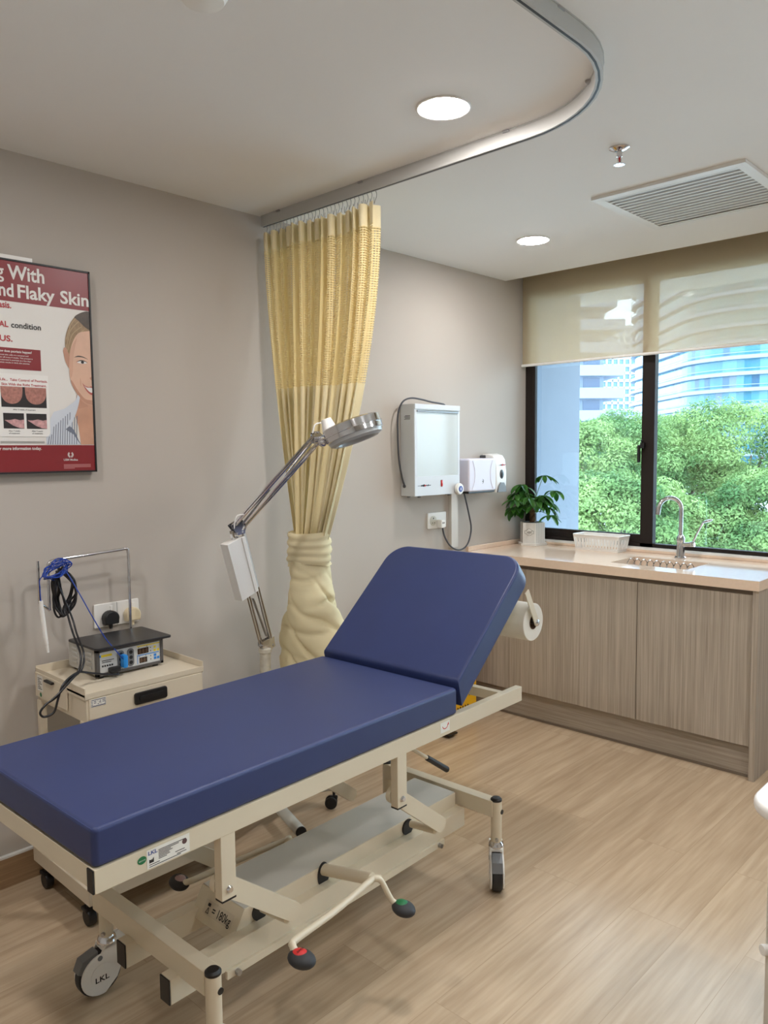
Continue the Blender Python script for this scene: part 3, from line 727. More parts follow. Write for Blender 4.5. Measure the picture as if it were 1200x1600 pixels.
td = thing('paper_towel_dispenser', 'lilac white paper towel dispenser mounted between light box and soap', 'towel dispenser', (-.52, 0, 1.266))
def tdf(v): return (v.x, v.y, v.z)
q = MB(); q.prism(rrect(0, .258, 0, .186, .012), .118, frame((0, 0, 0), (1, 0, 0), (0, 0, 1)), bev=.010, seg=3)
q.build('cover', mat('lilac_white_plastic', (222, 218, 230), 0.35, var=.01), td)
q = MB()
for (xs, sg) in ((.03, 1), (.228, -1)): q.tube(cr([(xs, -.1185, .012), (xs + .022 * sg, -.1185, .06), (xs + .024 * sg, -.1185, .12), (xs + .004 * sg, -.1185, .174)], 8), .0022, seg=6)
q.build('moulded_rib', MATS['lilac_white_plastic'], td)
MB().box(.004, .254, -.112, -.004, -.010, .004, bev=.003).build('paper_slot', M_BLACK, td)
q = MB(); q.tube(cr([(.128, -.1185, .068), (.136, -.1185, .062), (.134, -.1185, .050), (.126, -.1185, .044)], 5), .0012, seg=6); q.cyl((.128, -.118, .056), (.128, -.1192, .056), .004)
q.build('lock', M_GREYPL, td)

sd = thing('soap_dispenser', 'white and grey wall soap dispenser beside the window', 'soap dispenser', (-.262, 0, 1.252))
prof_ = [(.0, 0), (.0, .205), (-.012, .222), (-.05, .226), (-.085, .215), (-.103, .19), (-.112, .12), (-.112, .05), (-.108, 0)]
q = MB(); q.prism([(y, z) for y, z in prof_][::-1], .104, frame((.116, 0, 0), (0, 1, 0), (0, 0, 1)) @ Matrix.Rotation(math.pi, 4, 'Y') @ Matrix.Scale(-1, 4, (1, 0, 0)), bev=.008, seg=3)
q.build('cover', M_WPL, sd)
MB().box(-.002, .098, -.035, 0, .16, .218, bev=.006).build('back_plate', M_DKGREY, sd)
q = MB(); q.prism([(.02, 0), (.108, 0), (.104, .03), (.086, .056), (.05, .058), (.03, .035)], .012, frame((0, -.106, 0), (1, 0, 0), (0, 0, 1)), bev=.003); q.build('push_lever', M_GREYPL, sd)
q = MB().sph((.066, -.112, .105), .02, m=0, sc=(1, .25, 1.35)); q.build('sight_window', M_DKGREY, sd)
MB().sph((.067, -.1155, .102), .013, sc=(1, .25, 1.3)).build('window_centre', M_BLACK, sd)
q = MB()
for (x0, x1, z0, z1, mm) in ((.028, .046, .158, .160, 0), (.042, .078, .156, .163, 0), (.056, .068, .154, .166, 1), (.074, .096, .160, .162, 0), (.078, .09, .156, .163, 1)):
    q.flat([(x0, z0), (x1, z0), (x1 + .004, z1), (x0 + .004, z1)], frame((0, -.1102 - .0004 * mm, 0), (1, 0, 0), (0, -.05, 1)), mm)
q.build('maker_mark', [M_INK, M_RED], sd, smooth=False)

# ------------------------------------------------------------------ sink cabinet, counter top, sink, tap
ZC = .913
cab = thing('sink_cabinet', 'grey brown wood-grain base cabinet under the window counter', 'cabinet', (-.40, 0, 0))
MB().box(0.0, .62, -1.621, -1.596, 0, .868).build('end_panel', M_CAB, cab)
MB().box(.045, .62, -1.596, 0, .10, .868 - .03).build('carcass', M_DARKGAP, cab)
MB().box(.020, .04, -1.596, 0, .835, .868).build('finger_rail', M_DARKGAP, cab)
for (y0, y1) in ((-1.0535, -.02), (-1.5935, -1.0565)):
    MB().box(.006, .025, y0, y1, .155, .845, bev=.001).build('door', M_CAB, cab)
MB().box(.040, .058, -1.596, 0, .004, .155).build('plinth', M_CABH, cab)
MB().box(.036, .041, -1.596, 0, 0, .012).build('plinth_seal', M_DARKGAP, cab)

SX0, SX1, SY0, SY1 = -.285, .0, -1.252, -.852
ct = thing('counter_top', 'glossy cream stone counter top running along the window', 'counter', (-.413, 0, .868))
q = MB()
def slab(x0, x1, y0, y1): q.box(x0 + .413, x1 + .413, y0, y1, 0, .045)
slab(-.413, SX0, -1.626, -.001); slab(SX1, .20, -1.626, -.001); slab(SX0, SX1, SY1, -.001); slab(SX0, SX1, -1.626, SY0)
q.build('worktop', M_TOP, ct)
q = MB(); q.box(.015, .613, -.020, -.001, .045, .072, bev=.003); q.build('wall_upstand', M_TOP, ct)
q = MB(); q.box(.600, .620, -1.626, -.001, .045, .060, bev=.003); q.build('window_upstand', M_TOP, ct)

sk_ = thing('kitchen_sink', 'rectangular pale undermount sink set into the counter', 'sink', (SX0, SY0, ZC - .045))
sw, sl, sdp = SX1 - SX0, SY1 - SY0, .15
M_SINK = mat('sink_cream_composite', (214, 204, 192), .3, var=.02)
q = MB()
q.box(-.012, 0.004, -.012, sl + .012, -sdp, -.001); q.box(sw - .004, sw + .012, -.012, sl + .012, -sdp, -.001); q.box(0, sw, -.012, .004, -sdp, -.001); q.box(0, sw, sl - .004, sl + .012, -sdp, -.001); q.box(-.012, sw + .012, -.012, sl + .012, -sdp - .012, -sdp)
q.build('basin', M_SINK, sk_)
MB().lathe([(1e-5, .004), (.02, .004), (.03, .007), (.038, .003), (.038, 0)], Matrix.Translation((sw / 2, sl / 2, -sdp))).build('drain', M_STEEL, sk_)
rk = thing('wire_sink_rack', 'chrome wire rack with upright loops standing in the sink', 'rack', (SX0 + .10, SY0 + .03, ZC - .045 - .147))
q = MB(); L_ = sl - .06
for x in (0, .10): q.tube([(x, 0, .01), (x, L_, .01)], .0025, seg=6)
for y in (0, L_): q.tube([(0, y, .01), (.10, y, .01)], .0025, seg=6)
for (x, y) in ((0, 0), (.1, 0), (0, L_), (.1, L_)): q.tube([(x, y, .01), (x, y, 0)], .003, seg=6)
q.build('base_frame', M_CHROME, rk)
for k in range(10):
    y = .012 + k * (L_ - .024) / 9
    MB().tube(cr([(.004, y, .01), (.004, y, .16), (.022, y, .190), (.05, y, .199), (.078, y, .190), (.096, y, .16), (.096, y, .01)], 6), .0022, seg=6).build('wire_loop', M_CHROME, rk)

tp = thing('gooseneck_tap', 'tall chrome gooseneck tap with an elbow lever behind the sink', 'tap', (.085, -1.066, ZC))
MB().lathe([(1e-5, 0), (.030, 0), (.030, .006), (.024, .012), (.020, .05), (.018, .085), (.021, .092), (.021, .110), (.014, .125), (1e-5, .125)]).build('tap_body', M_CHROME, tp)
pts = [(0, 0, .115), (0, 0, .2), (0, 0, .262)]
for k in range(1, 13):
    a = R(180 * k / 12 * .92); pts.append((-(.062 - .062 * math.cos(a)) * .75, (.062 - .062 * math.cos(a)) * .66, .262 + .062 * math.sin(a)))
pts.append((pts[-1][0] - .002, pts[-1][1] + .002, pts[-1][2] - .02))
MB().tube(pts, .0105, seg=16).build('spout', M_CHROME, tp)
e = Vector(pts[-1]); MB().cyl(e + Vector((0, 0, .018)), e + Vector((-.004, .003, -.022)), .0135, .0125).build('aerator', M_CHROME, tp)
q = MB().cyl((0, -.015, .075), (0, -.075, .078), .012); q.cyl((0, -.062, .070), (0, -.062, .092), .013); q.tube(cr([(0, -.066, .088), (.0, -.082, .13), (0, -.110, .185), (0, -.118, .198)], 5), [.006, .006, .006, .0055, .005, .005, .005, .005, .005, .005, .005, .005, .005, .005, .005, .005][:16], seg=10)
q.sph((0, -.140, .207), .022, sc=(.8, 1.25, .32), M=Matrix.Rotation(R(-18), 4, 'X'))
q.build('elbow_lever', M_CHROME, tp)

bk = thing('plastic_basket', 'small white slotted plastic basket on the counter by the window', 'basket', (.135, -.578, ZC))
def bask(sx, sy, z): return rrect(-sx, sx, -sy, sy, .012, 3)
q = MB()
P0 = bask(.058, .132, 0); P1 = bask(.066, .145, .088)
q.prism(P0, .003)
lo = [(x, y, .003) for x, y in P0]; hi = [(x, y, .088) for x, y in P1]
# walls with open slots
n_sl = 13
def lerp(a, b, f): return a + (b - a) * f
def wallstrip(p, r_, f0, f1, z0, z1):
    """a bar of the tapered wall between fractions f0..f1 along the side and z0..z1"""
    def pt(f, z):
        k = z / .088
        a = (lerp(p[0][0], p[1][0], k), lerp(p[0][1], p[1][1], k)); b = (lerp(r_[0][0], r_[1][0], k), lerp(r_[0][1], r_[1][1], k))
        return Vector((lerp(a[0], b[0], f), lerp(a[1], b[1], f), z))
    A = [pt(f0, z0), pt(f1, z0), pt(f1, z1), pt(f0, z1)]
    nrm = (A[1] - A[0]).cross(A[3] - A[0]).normalized() * .0022
    t = bmesh.new(); V = [t.verts.new(v) for v in A] + [t.verts.new(v - nrm) for v in A]
    for f in ((0, 1, 2, 3), (7, 6, 5, 4), (0, 4, 5, 1), (1, 5, 6, 2), (2, 6, 7, 3), (3, 7, 4, 0)): t.faces.new([V[k] for k in f])
    bmesh.ops.recalc_face_normals(t, faces=t.faces); q._merge(t, 0)
cs = [((-.058, -.132), (-.066, -.145)), ((.058, -.132), (.066, -.145)), ((.058, .132), (.066, .145)), ((-.058, .132), (-.066, .145))]
for k in range(4):
    p, r_ = cs[k], cs[(k + 1) % 4]; ns = 15 if k in (1, 3) else 7
    wallstrip(p, r_, 0, 1, 0, .014); wallstrip(p, r_, 0, 1, .070, .088)
    for j in range(ns + 1): wallstrip(p, r_, max(0, (j - .3) / ns), min(1, (j + .3) / ns), .012, .072)
q.build('basket_body', M_WPL, bk)
q = MB(); q.tube([(x * 1.02, y * 1.01, .089) for x, y in rrect(-.066, .066, -.145, .145, .012, 4)], .004, seg=8, closed=True); q.build('rim', M_WPL, bk)

# potted plant
pp = thing('potted_money_tree', 'leafy money tree in a striped white hexagonal pot by the window', 'potted plant', (.115, -.125, ZC))
def hexa(r, rot=0): return [(r * math.cos(R(60 * k + rot)), r * math.sin(R(60 * k + rot))) for k in range(6)]
HR = -14
q = MB(); q.prism(hexa(.078, HR), .128, Matrix.Translation((0, 0, .012)), bev=.002); q.build('pot', M_WPL, pp)
q = MB(); q.prism(hexa(.092, HR), .010, bev=.002); q.prism(hexa(.094, HR), .004, Matrix.Translation((0, 0, .010)), bev=.001); q.build('saucer', M_WPL, pp)
q = MB()
hx = hexa(.0785, HR)
for k in range(6):
    a, b = Vector(hx[k]), Vector(hx[(k + 1) % 6])
    for j in range(1, 9):
        p = a + (b - a) * j / 9; ux = (b - a).normalized()
        q.flat([(-.0006, .016), (.0006, .016), (.0006, .138), (-.0006, .138)], frame((p.x, p.y, 0), (ux.x, ux.y, 0), (0, 0, 1)) , 0)
q.build('pot_stripes', mat('stripe_grey', (110, 106, 100), .5), pp, smooth=False)
fd = Vector((-.84, -.54)); best = max(range(6), key=lambda k: (Vector(hx[k]) + Vector(hx[(k + 1) % 6])).normalized().dot(fd))
a, b = Vector(hx[best]), Vector(hx[(best + 1) % 6]); mid = (a + b) / 2; ux = (b - a).normalized(); nn = mid.normalized() * .0008
ME = frame((mid.x + nn.x, mid.y + nn.y, .082), (ux.x, ux.y, 0), (0, 0, 1)); 
q = MB(); q.flat([(x * 1, y) for x, y in ellipse(0, 0, .021, .021, 24)], ME, 0); q.flat(rrect(-.028, .028, -.010, .010, .003), ME, 0)
q.flat(ellipse(0, 0, .019, .019, 24), ME @ Matrix.Translation((0, 0, .0003)), 1); q.flat(rrect(-.026, .026, -.008, .008, .002), ME @ Matrix.Translation((0, 0, .0003)), 1)
for (y, w_) in ((.010, .004), (.0, .026), (-.004, .022), (-.011, .012)): q.flat([(-w_ / 2, y - .0008), (w_ / 2, y - .0008), (w_ / 2, y + .0008), (-w_ / 2, y + .0008)], ME @ Matrix.Translation((0, 0, .0006)), 0)
q.build('pot_emblem', [MATS['stripe_grey'], M_WPL], pp, smooth=False)
MB().prism(hexa(.070, HR), .004, Matrix.Translation((0, 0, .137))).build('soil', M_SOIL, pp)
q = MB()
for k in range(3):
    a0 = 2 * math.pi * k / 3
    q.tube([(.010 * math.cos(a0 + 7 * f) , .010 * math.sin(a0 + 7 * f), .138 + .10 * f) for f in [i / 12 for i in range(13)]], [.011 - .004 * i / 12 for i in range(13)], seg=8)
q.build('trunk', M_BARK, pp)
M_PLEAF = leaf_mat('money_tree_leaf', (34, 78, 28), (70, 122, 44), 18.0, trans=.3, rough=.35)
def leaf_geo(mb, base, dirn, length, width, droop, m=0):
    d = Vector(dirn).normalized(); side = d.cross(Vector((0, 0, 1)));
    side = side.normalized() if side.length > 1e-3 else Vector((1, 0, 0))
    rows = []; N = 8
    p = Vector(base); dd = d.copy()
    for i in range(N + 1):
        f = i / N; wd = width * (math.sin(math.pi * min(1, f * .9 + .04)) ** .85) * (1 if f < .97 else .2)
        up = side.cross(dd).normalized()
        rows.append([p - side * wd * .5 + up * wd * .14, p - side * wd * .25 + up * wd * .05, p.copy(), p + side * wd * .25 + up * wd * .05, p + side * wd * .5 + up * wd * .14])
        dd = (dd + Vector((0, 0, -droop / N))).normalized(); p = p + dd * length / N
    mb.grid(rows, m=m)
rnd = random.Random(5)
stems = []
for k in range(26):
    az = rnd.uniform(0, 2 * math.pi); el = rnd.uniform(R(-8), R(62)); ln = rnd.uniform(.07, .15)
    if k == 0: az, el, ln = R(-35), R(70), .19
    if k == 1: az, el, ln = R(130), R(68), .16
    if k == 2: az, el, ln = R(120), R(40), .17
    if k == 3: az, el, ln = R(-50), R(38), .17
    if k == 4: az, el, ln = R(150), R(-6), .12
    if k == 5: az, el, ln = R(165), R(30), .15
    b0 = Vector((.008 * math.cos(az), .008 * math.sin(az), .22 + rnd.uniform(-.02, .03)))
    tip = b0 + Vector((math.cos(az) * math.cos(el), math.sin(az) * math.cos(el), math.sin(el))) * ln
    stems.append((b0, tip, az, el))
for (b0, tip, az, el) in stems:
    # keep clear of the window pane and wall A
    tip.x = min(tip.x, .065); tip.y = min(tip.y, .075)
    q = MB(); q.tube(cr([b0, (b0 + tip) / 2 + Vector((0, 0, .012)), tip], 5), .0018, seg=6, m=1)
    nl = rnd.choice((5, 5, 6))
    for j in range(nl):
        a2 = az + R(-105 + 210 * j / (nl - 1)) ; L2 = rnd.uniform(.075, .115) * (1 - .22 * abs(j - (nl - 1) / 2) / (nl / 2))
        dr = Vector((math.cos(a2), math.sin(a2), rnd.uniform(-.25, .12)))
        if tip.x + dr.x * L2 > .085: dr.x *= .2
        if tip.y + dr.y * L2 > .105: dr.y *= .2
        leaf_geo(q, tip, dr, L2, L2 * .40, rnd.uniform(.7, 1.6))
    q.build('leaf_cluster', [M_PLEAF, mat('leaf_stem_green', (84, 124, 60), .5)], pp, sharp=80)

# ------------------------------------------------------------------ examination couch
BYAW = R(1.6); BO = Vector((-3.308, -1.308, 0))
bed = thing('examination_couch', 'navy padded examination couch on a cream height adjustable base', 'examination bed', BO, BYAW)
# cushions
q = MB(); q.prism(rrect(0, 1.212, 0, .612, .014, 3), .083, Matrix.Translation((0, 0, .673)), bev=.010, seg=3); cush = q.build('mattress_cushion', M_NAVY, bed, sharp=50)
q = MB()
for pts in ([(.012, .0035, .7525), (1.2, .0035, .7525)], [(.0035, .012, .7525), (.0035, .6, .7525)]): q.tube(pts, .0010, seg=6)
q.build('seam', M_NAVY2, cush)
BA = R(41.5); BL, BT = .53, .085
d_ = Vector((math.cos(BA), 0, math.sin(BA))); n_ = Vector((-math.sin(BA), 0, math.cos(BA)))
hb = Vector((1.214, 0, .778)) - n_ * BT
MBK = Matrix(((d_.x, 0, n_.x, hb.x), (0, 1, 0, hb.y), (d_.z, 0, n_.z, hb.z), (0, 0, 0, 1)))
def shear_end(v):
    if v.x < .06: return (v.x - .046 * (1 - v.z / BT), v.y, v.z)
    return v
q = MB(); q.prism(rrect(0, BL, 0, .612, .085, 10, corners=(1, 1, 0, 0)), BT, MBK, bev=.012, seg=3, fn=shear_end); bc = q.build('backrest_cushion', M_NAVY, bed, sharp=50)
q = MB(); q.tube([MBK @ Vector(p) for p in ((.01, .003, BT - .0045), (.44, .003, BT - .0045))], .0010, seg=6); q.build('seam', M_NAVY2, bc)
q = MB(); q.box(.02, BL - .06, .03, .582, -.014, -.001, M=MBK); q.build('backrest_board', M_CREAM, bed)
MB().box(.03, 1.19, .03, .582, .660, .673).build('mattress_board', M_CREAM, bed)
# upper frame
rz0, rz1 = .621, .672
for v0 in (0, .586): MB().box(0, 1.588, v0, v0 + .026, rz0, rz1, bev=.002).build('side_rail', M_CREAM, bed)
for v0 in (0, .586): MB().box(-.004, 0, v0 + .001, v0 + .025, rz0 + .001, rz1 - .001, bev=.001).build('end_plug', M_BLACK, bed)
MB().box(.002, .028, .026, .586, rz0 + .002, rz1 - .002, bev=.002).build('foot_rail', M_CREAM, bed)
MB().box(1.492, 1.518, .026, .586, rz0 + .012, rz1 - .006, bev=.002).build('head_rail', M_CREAM, bed)
MB().box(1.19, 1.215, .026, .586, rz0 + .004, rz1 - .010, bev=.002).build('middle_rail', M_CREAM, bed)
# uprights and scissor arms
for u in (.304, .922):
    for v0, vo in ((.0, -1), (.582, 1)):
        up_ = MB().box(u, u + .042, v0 + .001, v0 + .029, .466, rz0 + .002, bev=.003).build('upright_post', M_CREAM, bed)
        MB().box(u + .001, u + .041, v0 + .002, v0 + .028, .462, .467).build('foot_plug', M_BLACK, up_)
        yb = v0 if vo < 0 else v0 + .03
        MB().cyl((u + .021, yb, .490), (u + .021, yb + .006 * vo, .490), .009, .006, seg=16).build('bolt', M_CHROME, up_)
        ax = Vector((u + .021, 0, .492)); bx = Vector((u + .021 + .222, 0, .318))
        dd = (bx - ax).normalized(); L_ = (bx - ax).length * (1.0 if vo < 0 else 1.6)
        sh = [(-.0, -.024), (L_, -.024)] + [(L_ + .024 * math.cos(R(a)), .024 * math.sin(R(a))) for a in range(-75, 76, 15)] + [(L_, .024), (0, .024)] + [(.024 * math.cos(R(a)), .024 * math.sin(R(a))) for a in range(105, 256, 15)]
        v1 = (v0 + .031) if vo < 0 else (v0 - .026)
        arm = MB().prism(sh, .016, Matrix(((dd.x, -dd.z, 0, ax.x), (0, 0, 1, v1), (dd.z, dd.x, 0, ax.z), (0, 0, 0, 1))), bev=.0012).build('scissor_arm', M_CREAM, bed)
        v2 = v1 + .016 if vo < 0 else v1
        if vo < 0: MB().cyl((bx.x - .01, v2, bx.z - .02), (bx.x - .01, v2 + .10, bx.z - .03), .012).build('pivot_axle', M_CREAM, arm)
# base: cover box, tubes, cross members, posts, casters
q = MB()
sh = [(.435, .192), (1.418, .192 + .058), (1.418, .297), (.497, .297)]
q.prism([(.448, .226), (1.418, .226), (1.418, .297), (.490, .297)], .190, Matrix(((1, 0, 0, 0), (0, 0, 1, .165), (0, 1, 0, 0), (0, 0, 0, 1))), bev=.002)
cov = q.build('base_cover', [M_CREAM], bed)
MB().box(.492, 1.417, .168, .350, .2972, .2985).build('cover_top', M_GREYTOP, cov)
SL = frame((.4675, .330, .2588), (0, -1, 0), (.042, 0, .071))
q = MB(); q.flat([(.018, -.016), (.142, -.016), (.142, .020), (.018, .020)], SL @ Matrix.Translation((0, 0, .0015)), 0)
q.text('= 180kg', SL @ Matrix.Translation((.055, -.010, .0022)), w=.080, h=.022, m=1, bold=.01)
q.text('\u0394', SL @ Matrix.Translation((.030, -.012, .0022)), w=.014, h=.014, m=1); q.flat(rrect(.031, .043, .006, .014, .002), SL @ Matrix.Translation((0, 0, .0022)), 1)
q.build('load_label', [mat('clear_label', (206, 194, 172), .3), M_INK], cov, smooth=False)
for v0 in (.130, .332):
    MB().box(.242, 1.425, v0, v0 + .042, .186, .250, bev=.003).build('base_tube', M_CREAM, bed)
    MB().box(.238, .242, v0 + .001, v0 + .041, .187, .249, bev=.001).build('tube_plug', M_BLACK, bed)
MB().box(.40, 1.30, .122, .132, .168, .190, bev=.002).build('lower_bar', M_CREAM, bed)
for u in (.43, 1.27): MB().cyl((u, .122, .178), (u, .110, .178), .008, seg=6).build('bolt', M_STEEL, bed)
for u in (.560, 1.175):
    MB().cyl((u - .02, .1645, .272), (u - .02, .160, .272), .026, seg=28).build('slot_bush', M_BLACK, bed)
q = MB().prism([(x, y) for x, y in ellipse(0, 0, .022, .038, 28)], .003, Matrix(((1, 0, 0, .775), (0, 0, -1, .1645), (0, 1, 0, .272), (0, 0, 0, 1)))); q.build('pedal_slot', M_BLACK, bed)
MB().box(.268, .308, .03, .556, .243, .303, bev=.003).build('cross_member', M_CREAM, bed)
MB().box(1.432, 1.472, .02, .515, .246, .303, bev=.003).build('cross_member', M_CREAM, bed)
def caster(root, heading, name='caster'):
    """white hooded braked wheel; local origin at the foot of its post, wheel trails along heading"""
    c = bpy.data.objects.new(name, None); COL.objects.link(c); c.parent = root
    Rz = Matrix.Rotation(heading, 4, 'Z')
    W = Rz @ Matrix.Translation((.028, 0, .062))
    ax = W.to_3x3() @ Vector((0, 1, 0)); o = W.to_translation()
    MB().cyl(o - ax * .016, o + ax * .016, .062, seg=40, bev=.006).build('wheel', M_RUBBER, c)
    q = MB()
    prof = [(.058 * math.cos(R(a)), .058 * math.sin(R(a))) for a in range(-100, 100, 10)] + [(-.012, .080), (-.070, .080), (-.072, .030), (-.045, -.028)]
    for sg in (-1, 1):
        q.prism(prof, .006, Rz @ Matrix(((1, 0, 0, .028), (0, 0, 1, (.0175 if sg > 0 else -.0235)), (0, 1, 0, .064), (0, 0, 0, 1))), bev=.002)
    q.prism(rrect(-.05, .025, -.0235, .0235, .008), .012, Rz @ Matrix.Translation((0, 0, .128)), bev=.003)
    q.build('hood', M_WPL, c)
    MB().lathe([(1e-5, .160), (.017, .160), (.024, .152), (.027, .143), (.027, .139), (1e-5, .139)]).build('swivel_collar', M_CHROME, c)
    q = MB(); q.prism([(.03, .012), (.075, .0), (.088, -.030), (.078, -.036), (.060, -.016), (.03, -.004)], .036, Rz @ Matrix(((1, 0, 0, .004), (0, 0, 1, -.018), (0, 1, 0, .118), (0, 0, 0, 1))), bev=.003)
    q.build('brake_lever', M_GREYPL, c)
    for sg in (-1, 1):
        q = MB(); q.cyl(o + ax * sg * .0235, o + ax * sg * .0248, .032, seg=32, m=0)
        q.text('LKL', Rz @ frame((.028, .0252 * sg, .046), (-sg, 0, 0), (0, 0, 1)), w=.040, h=.015, align='CENTER', m=1, bold=.02)
        q.build('wheel_badge', [M_WPL, M_INK], c)
        MB().cyl(o + ax * .0232 * sg + Vector((-.004, 0, .050)), o + ax * .0246 * sg + Vector((-.004, 0, .050)), .007).build('axle_cap', M_GREYPL, c)
    return c
for (u, v, cap, hd) in ((.283, .015, True, 200), (1.455, .018, True, 217), (.303, .550, True, 178), (1.452, .515, True, 300)):
    p = MB(); p.cyl((u, v, .156), (u, v, .303), .019, seg=28); post = p.build('caster_post', M_CREAM, bed)
    q = MB(); q.lathe([(.0195, .300), (.0195, .306), (.014, .311), (1e-5, .312)], Matrix.Translation((u, v, 0)))
    vd = -1 if v < .3 else 1
    q.build('post_cap', M_BLACK, post)
    MB().cyl((u + .006, v + .0175 * vd, .262), (u + .006, v + .0205 * vd, .262), .008, seg=16).build('side_plug', M_BLACK, post)
    q = MB().cyl((u - .015, v - .012, .17), (u - .021, v - .017, .17), .006, seg=6); q.build('bolt', M_STEEL, post)
    c = caster(bed, R(hd)); c.location = (u, v, 0)
# foot pedals on both sides
def pedals(mir):
    f = (lambda p: (p[0] + .04, .37 - p[1], p[2] - .045)) if mir else (lambda p: p)
    root = bpy.data.objects.new('pedal_set', None); COL.objects.link(root); root.parent = bed
    MB().cyl(f((.778, .17, .285)), f((.792, -.015, .318)), .017, seg=20).build('hub_tube', M_CREAM, root)
    MB().tube([f(p) for p in cr([(.812, -.03, .318), (.79, -.02, .322), (.76, -.025, .322), (.62, -.045, .318), (.475, -.056, .317), (.458, -.064, .314), (.454, -.076, .308)], 6)], .009, seg=12).build('long_arm', M_CREAM, root)
    MB().tube([f(p) for p in cr([(.79, -.02, .322), (.806, -.034, .316), (.812, -.05, .29), (.816, -.066, .266), (.820, -.078, .260)], 6)], .008, seg=12).build('short_arm', M_CREAM, root)
    for c, disc, nm, rz in (((.452, -.102, .300), M_RED, 'RAISE', 8), ((.824, -.102, .253), M_GREEN, '', -6)):
        c = f(c)
        MM = Matrix.Rotation(R(-rz if mir else rz), 4, 'Z')
        pd = MB().sph(c, .038, sc=(.74, 1.0, .50), M=MM).build('pedal_pad', M_RUBBER, root)
        q = MB(); q.sph((c[0], c[1] + (-.004 if mir else .004), c[2] + .0085), .0235, sc=(.78, 1.0, .55), M=MM, m=0)
        if nm: q.text('RAISE', frame((c[0], c[1] + .001, c[2] + .0218), (math.cos(R(rz)), math.sin(R(rz)), 0), (0, 1, 0)), w=.022, h=.006, align='CENTER', m=1, bold=.01)
        q.build('pedal_disc', [disc if not mir else mat('worn_pink_label', (170, 140, 140), .4), M_INK], pd)
    return root
pedals(False); pedals(True)
# release lever
lv = MB().tube([(1.02, .11, .625), (1.127, .055, .541)], .006).build('release_lever', M_CREAM, bed)
MB().cyl((1.124, .056, .543), (1.215, .045, .478), .009, .010, bev=.003).build('lever_grip', M_BLACK, lv)
# labels on the rail
q = MB(); LF = frame((0, -.0008, 0), (1, 0, 0), (0, 0, 1))
q.flat([(.116, .6255), (.221, .6255), (.221, .6665), (.116, .6665)], LF, 0)
LF2 = LF @ Matrix.Translation((0, 0, .0004))
q.text('LKL', LF2 @ Matrix.Translation((.119, .655, 0)), w=.022, h=.008, m=2, bold=.03)
q.flat([(.121, .637), (.132, .637), (.132, .648), (.129, .645), (.129, .643), (.126, .645), (.126, .643), (.121, .645)], LF2, 1)
for k in range(7): q.flat([(.1435, .6575 - .0032 * k), (.1435 + (.068, .05, .03, .034, .026, .028, .02)[k], .6575 - .0032 * k), (.1435 + (.068, .05, .03, .034, .026, .028, .02)[k], .6590 - .0032 * k), (.1435, .6590 - .0032 * k)], LF2, 1)
for (x0, x1, z) in ((.121, .146, .6325), (.121, .198, .628), (.184, .208, .6365), (.188, .212, .631)): q.flat([(x0, z), (x1, z), (x1, z + .0016), (x0, z + .0016)], LF2, 1)
q.flat(ellipse(.208, .6525, .0062, .0062, 20), LF2, 3)
q.build('rating_label', [M_PAPER, M_INK, mat('logo_blue', (70, 90, 150), .5), mat('label_brown', (90, 64, 64), .5)], bed, smooth=False)
q = MB(); q.flat(ellipse(.1045, .6505, .0105, .0085, 24), LF, 0); q.text('approved', LF2 @ Matrix.Translation((.1045, .649, 0)), w=.015, h=.003, align='CENTER', m=1); q.build('green_sticker', [M_GREEN, M_PAPER], bed, smooth=False)
q = MB(); q.flat([(1.122, .633), (1.168, .633), (1.168, .666), (1.122, .666)], LF, 0)
ar = [(1.145 + .015 * math.cos(R(a)), .6555 + .013 * math.sin(R(a))) for a in range(190, 351, 10)] + [(1.145 + .0125 * math.cos(R(a)), .6555 + .0105 * math.sin(R(a))) for a in range(350, 189, -10)]
q.flat(ar, LF2, 1); q.flat([(1.155, .652), (1.1635, .653), (1.161, .662)], LF2, 1); q.build('arrow_sticker', [M_PAPER, M_RED], bed, smooth=False)
# paper roll holder and roll
RC = Vector((1.692, 0, .880))
for v in (.004, .575):
    pa, pb2 = MBK @ Vector((.455, v, -.018)), Vector((RC.x, v, RC.z))
    dd = (pb2 - pa).normalized()
    q = MB().prism([(0, -.013), ((pb2 - pa).length, -.013)] + [((pb2 - pa).length + .013 * math.cos(R(a)), .013 * math.sin(R(a))) for a in range(-75, 76, 25)] + [((pb2 - pa).length, .013), (0, .013)], .004, Matrix(((dd.x, -dd.z, 0, pa.x), (0, 0, 1, v - .002), (dd.z, dd.x, 0, pa.z), (0, 0, 0, 1))))
    br = q.build('roll_bracket', M_CREAM, bed)
    sg = -1 if v < .3 else 1
    MB().sph((RC.x, v + .002 * sg, RC.z), .012, sc=(1, .55, 1)).build('bracket_knob', M_CHROME, br)
MB().cyl((RC.x, .0, RC.z), (RC.x, .575, RC.z), .008).build('roll_spindle', M_STEEL, bed)
Mb = Matrix.Translation(BO) @ Matrix.Rotation(BYAW, 4, 'Z')
ro = thing('couch_paper_roll', 'white paper roll held behind the raised couch backrest', 'paper roll', Mb @ RC, BYAW)
q = MB(); MR = Matrix(((1, 0, 0, 0), (0, 0, 1, .018), (0, -1, 0, 0), (0, 0, 0, 1)))
q.lathe([(.0262, 0), (.066, 0), (.068, .002), (.068, .488), (.066, .49), (.0262, .49)], MR, seg=48); q.build('paper', mat('paper_tissue', (226, 222, 212), .85, var=.02, bump=.2, bscale=60), ro)
q = MB(); q.lathe([(.0225, -.001), (.0262, -.001), (.0262, .491), (.0225, .491), (.0225, -.001)], MR, seg=32); q.build('cardboard_core', mat('cardboard', (96, 74, 54), .85), ro)

